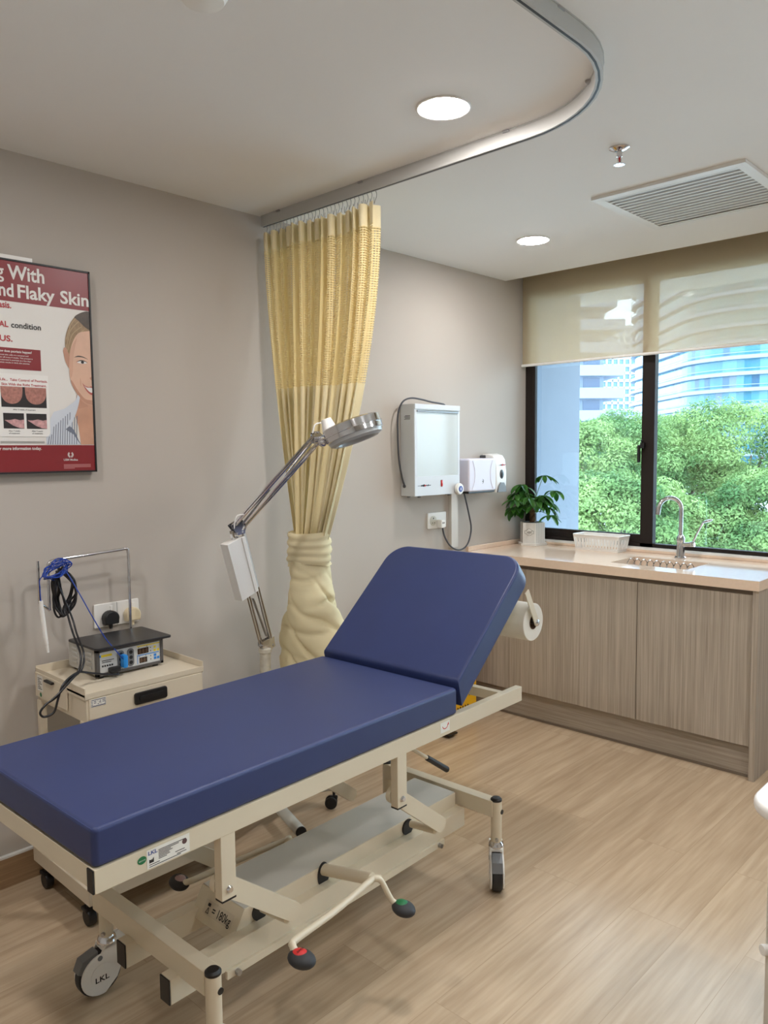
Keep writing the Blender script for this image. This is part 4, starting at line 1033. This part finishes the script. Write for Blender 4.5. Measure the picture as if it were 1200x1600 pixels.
# ------------------------------------------------------------------ drawer cart with electrosurgical unit
cart = thing('drawer_cart', 'cream metal trolley with one drawer against the wall behind the couch', 'trolley', (-2.905, 0, 0))
CW, CF, CB = .435, -.425, -.055
MB().box(0, CW, CF, CB, .7352, .742).build('top_tray', M_CREAM2, cart)
q = MB(); q.box(0, .004, CF, CB, .725, .764, bev=.001); q.box(CW - .004, CW, CF, CB, .725, .764, bev=.001); q.box(0, CW, CB - .004, CB, .725, .770, bev=.001); q.box(.0, CW, CF - .002, CF + .003, .728, .747, bev=.001)
q.build('tray_rim', M_CREAM2, cart)
q = MB(); q.box(.004, CW - .004, CF + .001, CB, .650, .735, bev=.001); q.box(-.003, .002, -.30, CB, .665, .75, bev=.002); q.build('drawer_housing', M_CREAM2, cart)
dr = MB().box(.012, CW - .012, CF - .003, CF + .006, .660, .7255, bev=.002).build('drawer', M_CREAM2, cart)
q = MB(); q.prism(rrect(.165, .285, .672, .712, .008), .010, frame((0, CF - .001, 0), (1, 0, 0), (0, 0, 1)), bev=.003); q.prism(rrect(.180, .270, .684, .700, .005), .004, frame((0, CF - .0105, 0), (1, 0, 0), (0, 0, 1)), bev=.001); q.build('handle', M_BLACK, dr)
q = MB(); LF = frame((0, CF - .0036, 0), (1, 0, 0), (0, 0, 1)); q.flat([(.018, .700), (.068, .700), (.068, .726), (.018, .726)], LF, 1)
for k in range(5): q.flat([(.019, .7015 + .005 * k), (.067, .7015 + .005 * k), (.067, .7035 + .005 * k), (.019, .7035 + .005 * k)], LF @ Matrix.Translation((0, 0, .0002)), 0)
q.text('LKL', LF @ Matrix.Translation((.043, .706, .0005)), w=.040, h=.015, align='CENTER', m=1, bold=.04); q.build('maker_badge', [mat('badge_navy', (40, 44, 92), .5), M_PAPER], dr, smooth=False)
q = MB(); SF = frame((-.0036, CB, 0), (0, -1, 0), (0, 0, 1)); q.flat([(.02, .690), (.065, .690), (.065, .745), (.02, .745)], SF, 0)
for k in range(7): q.flat([(.026, .697 + .006 * k), (.058 - .008 * (k % 3), .697 + .006 * k), (.058 - .008 * (k % 3), .6995 + .006 * k), (.026, .6995 + .006 * k)], SF @ Matrix.Translation((0, 0, .0003)), 1)
q.flat(ellipse(.045, .678, .008, .008, 18), SF, 2); q.build('side_label', [M_PAPER, M_INK, M_GREEN], cart, smooth=False)
MB().box(-.014, 0, -.21, -.15, .735, .742, bev=.002).build('side_latch', M_BLACK, cart)
for (x, y) in ((.012, CF + .03), (CW - .012, CF + .03), (.012, CB - .012), (CW - .012, CB - .012)):
    MB().box(x - .012, x + .012, y - .012, y + .012, .10, .652, bev=.002).build('leg', M_CREAM2, cart)
BX0, BX1, BF, BB = -.032, CW + .03, -.467, -.045
q = MB(); q.box(BX0 + .004, BX1 - .004, BF + .004, BB - .004, .096, .102)
q.box(BX0, BX0 + .022, BF, BB, .079, .131, bev=.002); q.box(BX1 - .022, BX1, BF, BB, .079, .131, bev=.002); q.box(BX0 + .022, BX1 - .022, BF, BF + .004, .079, .120); q.box(BX0 + .022, BX1 - .022, BB - .004, BB, .079, .131)
q.build('bottom_shelf', M_CREAM2, cart)
for (x, y) in ((-.015, -.43), (BX1 - .016, -.40), (-.015, -.114), (BX1 - .016, -.10)):
    c = MB(); c.cyl((x - .014, y, .027), (x + .014, y, .027), .027, seg=28, bev=.006); c.box(x - .018, x + .018, y - .012, y + .026, .046, .060, bev=.005); c.cyl((x, y, .05), (x, y, .096), .010)
    c.build('caster', M_BLACK, cart)

esu = thing('electrosurgical_unit', 'grey diathermy generator with digital displays on top of the cart', 'medical device', (-2.795, -.290, .742))
EW, EDp, EH = .245, .215, .098
q = MB()
for (x, y) in ((.02, .02), (EW - .02, .02), (.02, EDp - .02), (EW - .02, EDp - .02)): q.cyl((x, y, 0), (x, y, .010), .010)
q.build('rubber_feet', M_BLACK, esu)
MB().box(0, EW, .012, EDp, .010, EH, bev=.002).build('case', mat('unit_grey_enamel', (196, 194, 188), .4), esu)
bz = mat('bezel_grey', (88, 86, 84), .45)
q = MB(); q.box(-.003, EW + .003, 0, .014, .008, .018, bev=.001); q.box(-.003, EW + .003, 0, .014, EH - .008, EH + .003, bev=.001); q.box(-.003, .010, 0, .014, .008, EH + .003, bev=.001); q.box(EW - .008, EW + .003, 0, .014, .008, EH + .003, bev=.001)
q.build('bezel', bz, esu)
panel = MB().box(.009, EW - .007, .004, .012, .017, EH - .007).build('front_panel', mat('panel_white', (206, 208, 206), .4), esu)
q = MB(); EF = frame((0, .0034, 0), (1, 0, 0), (0, 0, 1))
def er(x0, x1, z0, z1, m, l=0.0): q.flat([(x0, z0), (x1, z0), (x1, z1), (x0, z1)], EF @ Matrix.Translation((0, 0, l)), m)
er(.010, .016, .072, .080, 1); er(.016, .055, .072, .080, 0); er(.148, .236, .082, .0855, 0); er(.148, .232, .050, .053, 1); er(.148, .150, .022, .053, 1)
er(.150, .192, .056, .076, 2, .0002); er(.156, .186, .024, .043, 2, .0002)
for k in range(3):
    q.text('8', EF @ Matrix.Translation((.155 + .0125 * k, .059, .0006)), w=.0085, h=.014, m=3)
for k in range(2): q.text('8', EF @ Matrix.Translation((.159 + .0125 * k, .0265, .0006)), w=.0085, h=.014, m=3)
for (x, z) in ((.212, .068), (.212, .056), (.225, .056)): er(x, x + .009, z, z + .008, 0)
for (x, z) in ((.212, .038), (.212, .027), (.224, .027)): er(x, x + .010, z, z + .009, 1)
for (x, z) in ((.198, .071), (.198, .059), (.198, .041), (.198, .029), (.236, .045), (.236, .036)): er(x, x + .004, z, z + .003, 4)
for k in range(5): er(.018 + .0085 * k, .024 + .0085 * k, .038, .044, 4)
for k in range(2): er(.018, .062 - .01 * k, .058 - .006 * k, .0605 - .006 * k, 4)
for (x, z) in ((.153, .078), (.185, .078), (.155, .046), (.18, .046)): er(x, x + .003, z, z + .003, 4)
q.build('panel_print', [mat('print_yellow', (226, 200, 40), .5), mat('print_blue', (40, 130, 210), .5), mat('display_dark', (54, 40, 34), .2), mat('display_segments', (112, 84, 60), .4), M_INK], panel, smooth=False)
for x in (.074, .111):
    s_ = MB().prism(rrect(x, x + .024, .022, .084, .011), .004, frame((0, .004, 0), (1, 0, 0), (0, 0, 1)), bev=.001).build('output_socket', M_GREYPL, esu)
    q = MB()
    for z in (.035, .053, .071): q.cyl((x + .012, .0005, z), (x + .012, -.0008, z), .0065, seg=16)
    q.build('socket_hole', M_BLACK, s_)
q = MB()
for c in range(3):
    for r_ in range(4):
        q.box(-.004, 0, .035 + .055 * c, .035 + .055 * c + .038, .028 + .016 * r_, .037 + .016 * r_, bev=.002)
q.build('side_vents', MATS['unit_grey_enamel'], esu)
lid = thing('neutral_plate', 'black flat rubber plate lying on the diathermy generator', 'plate', (-2.795, -.290, .742 + EH))
q = MB(); q.prism(rrect(-.012, EW + .03, -.018, EDp - .02, .012), .009, Matrix.Translation((0, 0, .003)) @ Matrix.Rotation(R(.6), 4, 'Y'), bev=.003); q.build('plate_body', mat('black_rubber_sheet', (34, 33, 36), .35), lid)

rkb = thing('cable_hanger', 'chrome rod bracket rising above the cart for hanging cables', 'cable hanger', (-2.795, -.085, .742))
MB().tube(cr([(.235, 0, .0), (.235, 0, .2), (.235, 0, .385), (.225, 0, .405), (.20, 0, .404), (.0, 0, .394), (-.045, 0, .391), (-.062, 0, .380), (-.064, 0, .36), (-.064, 0, .22)], 6), .0055, seg=12).build('rod', M_CHROME, rkb)
MB().tube([(-.098, 0, .395), (-.098, 0, .25), (-.064, 0, .22)], .005, seg=10).build('hook', M_CHROME, rkb)

pen = thing('diathermy_pen', 'white diathermy hand pen on a bundled blue cable at the hanger', 'medical pen', (-2.90, -.20, 1.0))
q = MB(); q.tube([(-.035, 0, .02), (-.033, 0, -.02), (-.026, 0, -.10), (-.022, 0, -.126)], [.0065, .0075, .0075, .006]); q.cyl((-.022, 0, -.126), (-.019, 0, -.155), .005, .004); q.build('handpiece', M_WPL, pen)
q = MB()
rn = random.Random(3)
loop = []
for k in range(9):
    for j in range(8):
        a = 2 * math.pi * j / 8
        loop.append((.016 + (.036 + rn.uniform(-.01, .012)) * math.cos(a) + rn.uniform(-.004, .004), .012 * math.sin(a * 2 + k) + rn.uniform(-.014, .014) - .01, .118 + (.020 + rn.uniform(-.012, .016)) * math.sin(a) + .5 * .036 * math.cos(a)))
q.tube(cr(loop, 4), .0019, seg=6)
q.tube(cr([(-.035, 0, .018), (-.036, 0, .06), (-.030, -.004, .10), loop[0]], 6), .0019, seg=6)
q.tube(cr([loop[-1], (.05, -.02, .10), (.075, -.05, .03), (.10, -.075, -.04), (.135, -.095, -.12), (.170, -.11, -.175), (.192, -.112, -.205)], 8), .0019, seg=6)
q.build('blue_cable', M_BLUE, pen)
q = MB().box(.186, .204, -.118, -.090, -.232, -.186, bev=.006); q.build('blue_plug', M_LBLUE, pen)

bcb = thing('foot_switch_cable', 'black cable looped over the chrome hanger and down to the generator', 'cable', (-2.88, -.17, 1.0))
q = MB(); loop = []
for k in range(7):
    for (x, z) in ((.035, .115), (.060, .075), (.062, .02), (.046, -.02), (.026, -.034), (.012, .0), (.010, .06), (.02, .105)):
        loop.append((x + rn.uniform(-.014, .012), rn.uniform(-.024, .016), z + rn.uniform(-.016, .012)))
q.tube(cr(loop, 5), .0036, seg=8)
C1 = [(.034, -.03, -.05), (.031, -.07, -.102), (.02, -.14, -.155), (.003, -.16, -.199), (-.03, -.17, -.219), (-.08, -.18, -.262), (-.113, -.18, -.278), (-.134, -.18, -.30), (-.123, -.18, -.317), (-.094, -.185, -.309), (-.078, -.185, -.267), (-.056, -.18, -.226), (-.004, -.165, -.205), (.048, -.155, -.22), (.105, -.15, -.238), (.146, -.145, -.246), (.140, -.132, -.232)]
q.tube(cr([loop[-1]] + C1, 8), .0036, seg=8)
q.tube(cr([loop[-2]] + [(x + .009, y - .004, z + .004) for x, y, z in C1[:5]] + [(-.07, -.186, -.248), (-.102, -.186, -.270)], 8), .0034, seg=8)
q.build('cord', mat('black_cable', (26, 26, 30), .4), bcb)
MB().box(.120, .158, -.145, -.122, -.240, -.222, bev=.004).build('connector', M_BLACK, bcb)

# wall socket behind the cart with two plugs
t, w_, h_ = gang_plate('wall_socket', 'white double socket plate on the wall behind the diathermy unit', -2.664, -2.482, .850, .940)
for x in (.052, .140): MB().box(x + .010, x + .022, -.0135, -.009, .058, .078, bev=.002).build('rocker_switch', M_WPL, t)
MB().box(.090, .0915, -.0105, -.0098, .002, .088).build('joint_line', M_GREYPL, t)
def plug(name, label, x, m_, group=None):
    p = thing(name, label, 'plug', (x, -.010, .885))
    q = MB(); q.prism([(.030 * math.cos(R(a)), .030 * math.sin(R(a)) * .95) for a in range(-20, 201, 20)] + [(-.027, -.022), (.027, -.022)], .034, frame((0, 0, 0), (1, 0, 0), (0, 0, 1)), bev=.006, seg=3); q.build('plug_body', m_, p)
    MB().cyl((0, -.016, -.020), (0, -.018, -.040), .008, .006).build('cord_grip', m_, p)
    return p
plug('mains_plug', 'black three-pin plug in the left half of the wall socket', -2.609, M_BLACK)
plug('mains_plug', 'cream three-pin plug in the right half of the wall socket', -2.521, mat('cream_plug', (226, 210, 176), .4))

# ------------------------------------------------------------------ magnifier lamp on a stand
lamp = thing('magnifier_lamp', 'chrome jointed magnifying lamp on a wheeled stand beside the curtain', 'lamp', (-2.10, -.30, 0))
M_POLE = mat('stand_grey_white', (206, 206, 198), .4)
pole = MB().cyl((0, 0, .11), (0, 0, .70), .019, seg=24).build('pole', M_POLE, lamp)
MB().lathe([(.0192, .62), (.022, .622), (.022, .700), (.026, .702), (.026, .716), (.012, .72), (1e-5, .72)]).build('pole_sleeve', mat('worn_white', (206, 200, 184), .5, var=.15, vscale=45), pole)
MB().lathe([(1e-5, .085), (.045, .085), (.045, .125), (.030, .14), (1e-5, .14)]).build('hub', M_POLE, lamp)
for k, (a, L_) in enumerate(((-107, .33), (-23, .30), (48, .25), (125, .25), (195, .33))):
    e = Vector((math.cos(R(a)), math.sin(R(a)), 0))
    lg_ = MB().cyl(e * .02 + Vector((0, 0, .108)), e * L_ + Vector((0, 0, .100)), .021, seg=20).build('leg', M_POLE, lamp)
    MB().cyl(e * L_ + Vector((0, 0, .100)), e * (L_ + .006) + Vector((0, 0, .0998)), .0205, seg=20).build('leg_plug', M_BLACK, lg_)
    c = e * (L_ - .018); sd_ = Vector((-e.y, e.x, 0)) if k != 1 else Vector((-.70, -.64, 0)).normalized()
    q = MB(); q.cyl(Vector((c.x, c.y, .05)), Vector((c.x, c.y, .085)), .006)
    cc = c + sd_.cross(Vector((0, 0, 1))) * .012
    for sg in (-1, 1): q.cyl(Vector((cc.x, cc.y, .026)) + sd_ * sg * .004, Vector((cc.x, cc.y, .026)) + sd_ * sg * .017, .026, seg=24, bev=.004)
    q.box(-.006, .006, -.016, .016, .04, .056, bev=.004, M=Matrix.Translation((c.x, c.y, 0)) @ Matrix.Rotation(math.atan2(sd_.y, sd_.x), 4, 'Z'))
    q.build('caster', M_BLACK, lg_)
LO = Vector((-2.10, -.30, 0))
A0 = Vector((-2.092, -.30, .735)) - LO; A1 = Vector((-2.279, -.38, 1.22)) - LO; A2 = Vector((-2.036, -.56, 1.549)) - LO
def offs(p, q_, k): d = (q_ - p).normalized(); side = d.cross(Vector((0, 1, 0))).normalized(); return side * k
def arm_pair(p, q_, name, k1, k2):
    root = None
    o1 = offs(p, q_, k1); o2 = offs(p, q_, k2); g = MB()
    dy = Vector((0, 1, 0)) * .008
    for o in (o1, o2):
        for sg in (-1, 1): g.tube([p + o + dy * sg, q_ + o + dy * sg], .0042, seg=4)
    a = g.build(name, M_CHROME, lamp)
    s_ = MB()
    d = (q_ - p)
    for sg in (-1, 1):
        for f0, f1 in ((.06, .42), (.58, .94)):
            s_.tube([p + d * f0 + dy * sg * .5 + o1 * .35, p + d * f1 + dy * sg * .5 + o2 * .35], .0024, seg=8)
    s_.build('tension_spring', M_STEEL, a)
    return a
arm_pair(A0, A1, 'lower_arm', -.024, .026); arm_pair(A1, A2, 'upper_arm', -.018, .016)
def bracket(c, pts, name):
    g = MB()
    for y in (-.012, .010): g.prism(pts, .002, Matrix(((1, 0, 0, c.x), (0, 0, 1, c.y + y), (0, 1, 0, c.z), (0, 0, 0, 1))))
    for (x, z) in pts[:4]: g.cyl((c.x + x * .8, c.y - .016, c.z + z * .8), (c.x + x * .8, c.y + .016, c.z + z * .8), .005, seg=12)
    return g.build(name, M_CHROME, lamp)
bracket(A0, [(-.034, .012), (.03, .026), (.034, -.012), (.014, -.026), (-.014, -.026), (-.034, -.004)][::-1], 'clamp_bracket')
bracket(A1, [(-.034, .012), (.014, .034), (.036, .006), (.026, -.022), (-.004, -.026)][::-1], 'elbow_bracket')
bracket(A2, [(-.020, .020), (-.004, .028), (.036, .004), (.034, -.010), (-.022, -.018)][::-1], 'neck_bracket')
# ballast box on the lower arm
dA = (A1 - A0).normalized(); sA = offs(A0, A1, 1)
if sA.x > 0: sA = -sA
c0 = A0 + dA * .47 * 1.0
MX = Matrix(((dA.x, sA.x, 0, 0), (dA.y, sA.y, 1, 0), (dA.z, sA.z, 0, 0), (0, 0, 0, 1)))
o_ = A0 + dA * .245
MX = Matrix.Translation(o_) @ MX
q = MB(); q.box(0, .245, .002, .070, -.018, .030, bev=.002, M=MX); bx_ = q.build('ballast_box', M_WPL, lamp)
q = MB(); q.box(.002, .243, -.012, .004, -.022, -.004, bev=.002, M=MX); q.build('box_flange', M_WPL, bx_)
# head: ring lamp with a magnifier, tilted
HC = Vector((-2.0, -.72, 1.577)) - LO
hd_ = Vector((.747, -.665, 0)).normalized()
tilt = R(19)
ax1 = Vector((hd_.x * math.cos(tilt), hd_.y * math.cos(tilt), math.sin(tilt)))
ax2 = Vector((-hd_.y, hd_.x, 0)); ax3 = ax1.cross(ax2)
roll_ = R(-6); ax2, ax3 = ax2 * math.cos(roll_) + ax3 * math.sin(roll_), ax3 * math.cos(roll_) - ax2 * math.sin(roll_)
HM = Matrix(((ax1.x, ax2.x, ax3.x, HC.x), (ax1.y, ax2.y, ax3.y, HC.y), (ax1.z, ax2.z, ax3.z, HC.z), (0, 0, 0, 1)))
RH = .109
head = MB().lathe([(.066, .030), (RH - .006, .030), (RH, .026), (RH, .004), (RH + .003, .003), (RH + .003, -.002), (RH, -.003), (RH - .001, -.020), (RH - .006, -.022)], HM, seg=64).build('lamp_head', M_CHROME, lamp)
MB().lathe([(RH - .006, -.022), (RH - .010, -.034), (RH - .026, -.042), (.072, -.040), (.064, -.026), (.064, .026), (.066, .030)], HM, seg=64).build('diffuser', mat('opal_diffuser_grey', (176, 178, 178), .3), head)
MB().lathe([(1e-5, .004), (.03, .003), (.064, 0), (.03, -.003), (1e-5, -.004)], HM, seg=48).build('magnifier_lens', glassy('lens_glass', (.93, .96, .95)), head)
MB().lathe([(.028, .028), (.026, .038), (.018, .070), (1e-5, .072)], HM @ Matrix.Translation((-.080, .0, 0)), seg=32).build('starter_cap', M_WPL, head)
q = MB(); q.cyl(A2 + Vector((.02, 0, 0)), HM @ Vector((-RH, 0, -.004)), .010, seg=16); q.sph(HM @ Vector((-RH - .012, 0, -.006)), .016)
q.build('swivel_joint', M_CHROME, lamp)
q = MB(); q.tube(cr([A2 + Vector((-.02, 0, .02)), A2 + Vector((-.01, -.004, .052)), A2 + Vector((.02, -.01, .058)), HM @ Vector((-.096, 0, .055))], 6), .003, seg=8)
q.tube(cr([A1 + Vector((-.02, -.01, .0)), A1 + Vector((-.015, -.02, .045)), A1 + Vector((.02, -.018, .05))], 6), .0025, seg=8)
q.build('lamp_cord', M_WPL, lamp)

# ------------------------------------------------------------------ yellow clinical waste bin
yb_ = thing('clinical_waste_bin', 'yellow pedal bin on the floor behind the couch backrest', 'bin', (-.905, -.222, 0))
q = MB(); q.prism(rrect(0, .325, 0, .215, .02, 4), .52, Matrix.Translation((0, 0, .03)), bev=.006); q.build('bin_body', M_YELLOW, yb_)
q = MB(); q.prism(rrect(-.006, .331, -.006, .221, .024, 4), .05, Matrix.Translation((0, 0, .55)), bev=.014, seg=3); q.build('lid', M_YELLOW, yb_)
q = MB(); q.prism(rrect(.004, .321, .004, .211, .02, 4), .03); q.build('base_ring', M_BLACK, yb_)
q = MB(); q.box(-.005, .07, -.06, .01, .012, .022, bev=.003); q.build('pedal', M_BLACK, yb_)
q = MB(); YF = frame((0, -.0005, 0), (1, 0, 0), (0, 0, 1))
for k in range(4): q.flat([(.245, .16 + .045 * k), (.262, .17 + .045 * k), (.288, .16 + .045 * k), (.288, .168 + .045 * k), (.262, .182 + .045 * k), (.245, .168 + .045 * k)], YF, 0)
for k in range(6): q.flat([(.12 + .022 * k, .10), (.13 + .022 * k, .10), (.13 + .022 * k, .118), (.12 + .022 * k, .118)], YF, 0)
q.build('warning_print', M_INK, yb_, smooth=False)

# ------------------------------------------------------------------ white trolley corner at the right edge
tr = thing('white_trolley', 'white rounded trolley corner at the right edge of the picture', 'trolley', (-2.302, -2.222, 0))
CZ = .75
q = MB(); q.prism(rrect(0, .50, -.62, 0, .09, 10), .028, Matrix.Translation((-.012, .018, CZ - .03)), bev=.010, seg=4); q.build('top', M_WPL, tr)
q = MB(); q.box(.010, .45, -.56, -.030, .09, CZ - .03, bev=.004); q.build('body_panel', mat('trolley_beige', (206, 200, 188), .45), tr)
MB().cyl((.012, -.040, .44), (-.004, -.028, .44), .010, .012, bev=.003).build('knob', M_WPL, tr)
for (x, y) in ((.06, -.09), (.41, -.09), (.06, -.52), (.41, -.52)):
    c = MB(); c.cyl((x - .012, y, .035), (x + .012, y, .035), .035, seg=24, bev=.005); c.cyl((x, y, .05), (x, y, .092), .010); c.build('caster', M_GREYPL, tr)

# ------------------------------------------------------------------ outside
GZ = -7.0
M_EXT = mat('pale_blue_render', (97, 103, 114), .8, var=.03, vscale=2)
struct(MB().box(.35, .95, .03, .25, GZ, 4).build('trim_3', M_EXT))                    # fin wall beside the window
struct(MB().box(.35, 1.25, -1.72, .25, 2.55, 2.75).build('trim_4', mat('soffit_grey', (176, 178, 180), .8, var=.02)))   # slab over the window
gr = struct(MB().box(5, 900, -500, 500, GZ - .5, GZ).build('ground', mat('asphalt_and_grass', (186, 192, 196), .9, var=.12, vscale=.3)))

M_TLEAF = leaf_mat('rain_tree_leaf', (68, 106, 58), (138, 162, 100), .35, trans=.3, rough=.6)
M_TBARK = mat('tree_bark', (86, 72, 58), .9, var=.2, vscale=3)
def tree(label, x, y, top, rad, seed, n=32000):
    t = thing('rain_tree', label, 'tree', (x, y, GZ), 0, 'trees outside the window')
    rg = np.random.default_rng(seed)
    Hc = top - GZ; cz = Hc - rad * .72
    q = MB(); q.tube([(0, 0, 0), (.1, .05, cz * .4), (0, 0, cz * .8), (0, .1, cz)], [.42, .34, .28, .2], seg=10); q.build('trunk', M_TBARK, t)
    q = MB()
    for k in range(7):
        a = 2 * math.pi * k / 7 + rg.uniform(-.3, .3); q.tube(cr([(0, 0, cz * .72), (rad * .3 * math.cos(a), rad * .3 * math.sin(a), cz * .9), (rad * .75 * math.cos(a), rad * .75 * math.sin(a), cz + rad * .1)], 4), [.18 - .014 * i for i in range(9)], seg=6)
    q.build('branches', M_TBARK, t)
    nc = 60
    th = rg.uniform(0, 2 * np.pi, nc); ph = np.arccos(rg.uniform(-.35, 1, nc))
    rr = rad * rg.uniform(.72, 1.0, nc)
    C = np.stack([rr * np.sin(ph) * np.cos(th), rr * np.sin(ph) * np.sin(th), cz + .72 * rr * np.cos(ph) ], 1)
    cr_ = rad * rg.uniform(.16, .30, nc)
    w_ = cr_ ** 2 / (cr_ ** 2).sum(); idx = rg.choice(nc, n, p=w_)
    u = rg.normal(size=(n, 3)); u[:, 2] = np.abs(u[:, 2]) * .9 - .25; u /= np.linalg.norm(u, axis=1)[:, None]
    P = C[idx] + u * (cr_[idx] * rg.uniform(.75, 1.05, n))[:, None] * np.array([1.15, 1.15, .8])
    sz = rg.uniform(.045, .095, n)
    nv = u + rg.normal(scale=.45, size=(n, 3)) + np.array([0, 0, .35]); nv /= np.linalg.norm(nv, axis=1)[:, None]
    tmp = rg.normal(size=(n, 3)); a = np.cross(nv, tmp); a /= np.linalg.norm(a, axis=1)[:, None]; b = np.cross(nv, a)
    V = np.empty((n, 4, 3)); 
    V[:, 0] = P - a * sz[:, None] * 1.5; V[:, 1] = P - b * sz[:, None] * .7 + nv * .03; V[:, 2] = P + a * sz[:, None] * 1.5; V[:, 3] = P + b * sz[:, None] * .7 + nv * .03
    me = bpy.data.meshes.new('crown'); me.from_pydata(V.reshape(-1, 3).tolist(), [], np.arange(n * 4).reshape(-1, 4).tolist()); me.materials.append(M_TLEAF)
    o = bpy.data.objects.new('crown', me); COL.objects.link(o); o.parent = t
    return t
def dirpos(px, d):
    """ground position along a view direction (slope px of the picture plane) at distance d, for things far outside"""
    k = (px - 600) / F_PX
    v = _rr * k + _d; return CAM.x + v.x * d, CAM.y + v.y * d
for (lab, px, d, top, rad, sd_) in (
        ('green rain tree at the left of the view, beside the pale blue wall', 925, 46, 3.3, 4.6, 1),
        ('green rain tree seen just left of the dark window mullion', 985, 58, 3.6, 5.0, 2),
        ('low green rain tree just right of the dark window mullion', 1060, 50, 2.2, 4.2, 3),
        ('tall spreading rain tree at the right of the view', 1165, 48, 4.4, 5.6, 4),
        ('low green rain tree in front of the tall spreading one', 1105, 40, -1.3, 3.6, 5),
        ('green rain tree low at the right edge behind the tap', 1215, 40, .2, 4.0, 6),
        ('low green rain tree at the left, in front of the others', 948, 38, .2, 3.9, 7)):
    x, y = dirpos(px, d); tree(lab, x, y, top, rad, sd_)

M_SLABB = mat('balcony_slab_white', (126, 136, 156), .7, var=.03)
M_G = [mat('tower_glass_%d' % k, c, .15, var=.08, vscale=.3) for k, c in enumerate(((60, 114, 134), (76, 130, 144), (52, 88, 114), (92, 112, 132)))]
def curved_tower(label, px, d, wid, dep, nfl, fh, z0, yaw):
    x, y = dirpos(px, d); t = thing('glass_tower', label, 'building', (x, y, GZ), yaw)
    rc = dep * .5
    base = rrect(-wid / 2, wid / 2, -dep / 2, dep / 2, rc * .98, 14)
    # resample the outline evenly
    Pl = [Vector(p) for p in base]; Pl.append(Pl[0]); seg = [(Pl[i + 1] - Pl[i]).length for i in range(len(Pl) - 1)]; tot = sum(seg); N = int(tot / 1.5); out = []
    i = 0; acc = 0
    for k in range(N):
        s_ = tot * k / N
        while acc + seg[i] < s_: acc += seg[i]; i += 1
        out.append(Pl[i] + (Pl[i + 1] - Pl[i]) * ((s_ - acc) / max(seg[i], 1e-6)))
    rg = random.Random(9)
    for f in range(nfl):
        zb = z0 + f * fh
        g = MB(); cols = [rg.choice((0, 0, 0, 1, 1, 0, 2, 3)) for _ in range(N)]
        g.grid([[(p.x, p.y, zb) for p in out], [(p.x, p.y, zb + fh) for p in out]], m=lambda i, j, c=cols: c[j], wrap=True)
        g.build('window_band', M_G, t, smooth=False)
        sl = MB(); sc = 1 + 1.1 / (dep / 2); sx = 1 + 1.1 / (wid / 2)
        o1 = [(p.x * sx, p.y * sc) for p in out]
        sl.prism(o1, .75, Matrix.Translation((0, 0, zb)))
        sl.build('floor_band', M_SLABB, t, sharp=50)
        rl = MB()
        for hz in (1.35, ): rl.tube([(a, b, zb + hz) for a, b in o1], .07, seg=4, closed=True)
        rl.build('railing', M_SLABB, t)
    top = MB(); top.prism([(p.x, p.y) for p in out], 1.2, Matrix.Translation((0, 0, z0 + nfl * fh))); top.build('roof', M_SLABB, t)
    return t
curved_tower('curved blue glass apartment tower with white floor bands outside the window', 1150, 196, 74, 40, 20, 3.35, 0, R(42))
def grid_tower(label, px, d, wid, hgt, yaw):
    x, y = dirpos(px, d); t = thing('grid_tower', label, 'building', (x, y, GZ), yaw)
    MB().box(-wid / 2, wid / 2, -wid / 2, wid / 2, 0, hgt).build('core', mat('grid_window_blue', (84, 118, 152), .3), t)
    q = MB(); fh = 3.0; n = int(hgt / fh)
    for k in range(n + 1): q.box(-wid / 2 - .4, wid / 2 + .4, -wid / 2 - .4, wid / 2 + .4, k * fh - .55, k * fh + .55)
    nx = int(wid / 2.4)
    for k in range(nx + 1):
        u = -wid / 2 + k * wid / nx
        for sg in (-1, 1):
            q.box(u - .4, u + .4, sg * wid / 2 - .4, sg * wid / 2 + .4, 0, hgt); q.box(sg * wid / 2 - .4, sg * wid / 2 + .4, u - .4, u + .4, 0, hgt)
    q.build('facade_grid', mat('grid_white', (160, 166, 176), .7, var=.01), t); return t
grid_tower('slim white high-rise with a grid of small windows far behind', 952, 330, 22, 58, R(48))
def balcony_tower(label, px, d, nfl, yaw):
    x, y = dirpos(px, d); t = thing('balcony_block', label, 'building', (x, y, GZ), yaw)
    fh = 3.2; wid, dep = 16, 14
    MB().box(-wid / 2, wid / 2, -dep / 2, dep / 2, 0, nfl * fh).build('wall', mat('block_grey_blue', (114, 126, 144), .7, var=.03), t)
    for k in range(nfl):
        ex = 1.4 if k < 9 else .2
        b = MB(); b.box(-wid / 2 - 1.2, wid / 2 + 1.2 + ex, -dep / 2 - 1.3, dep / 2 + 1.2, k * fh - .3, k * fh + .45); b.box(-wid / 2 - 1.2, wid / 2 + 1.2 + ex, -dep / 2 - 1.3, -dep / 2 - 1.2, k * fh + .45, k * fh + 1.2); b.build('balcony', M_SLABB, t)
        w2 = MB()
        for u in (-5, -1, 3.2, 6.2): w2.box(u - 1.2, u + 1.2, -dep / 2 - .06, -dep / 2, k * fh + .8, k * fh + 2.7)
        for u in (-4, 0, 4): w2.box(-wid / 2 - .06, -wid / 2, u - 1.2, u + 1.2, k * fh + .8, k * fh + 2.7)
        w2.build('window', mat('block_window', (62, 80, 108), .2), t)
    return t
balcony_tower('grey blue apartment block with stepped balconies behind the pale wall', 838, 120, 12, R(-44))
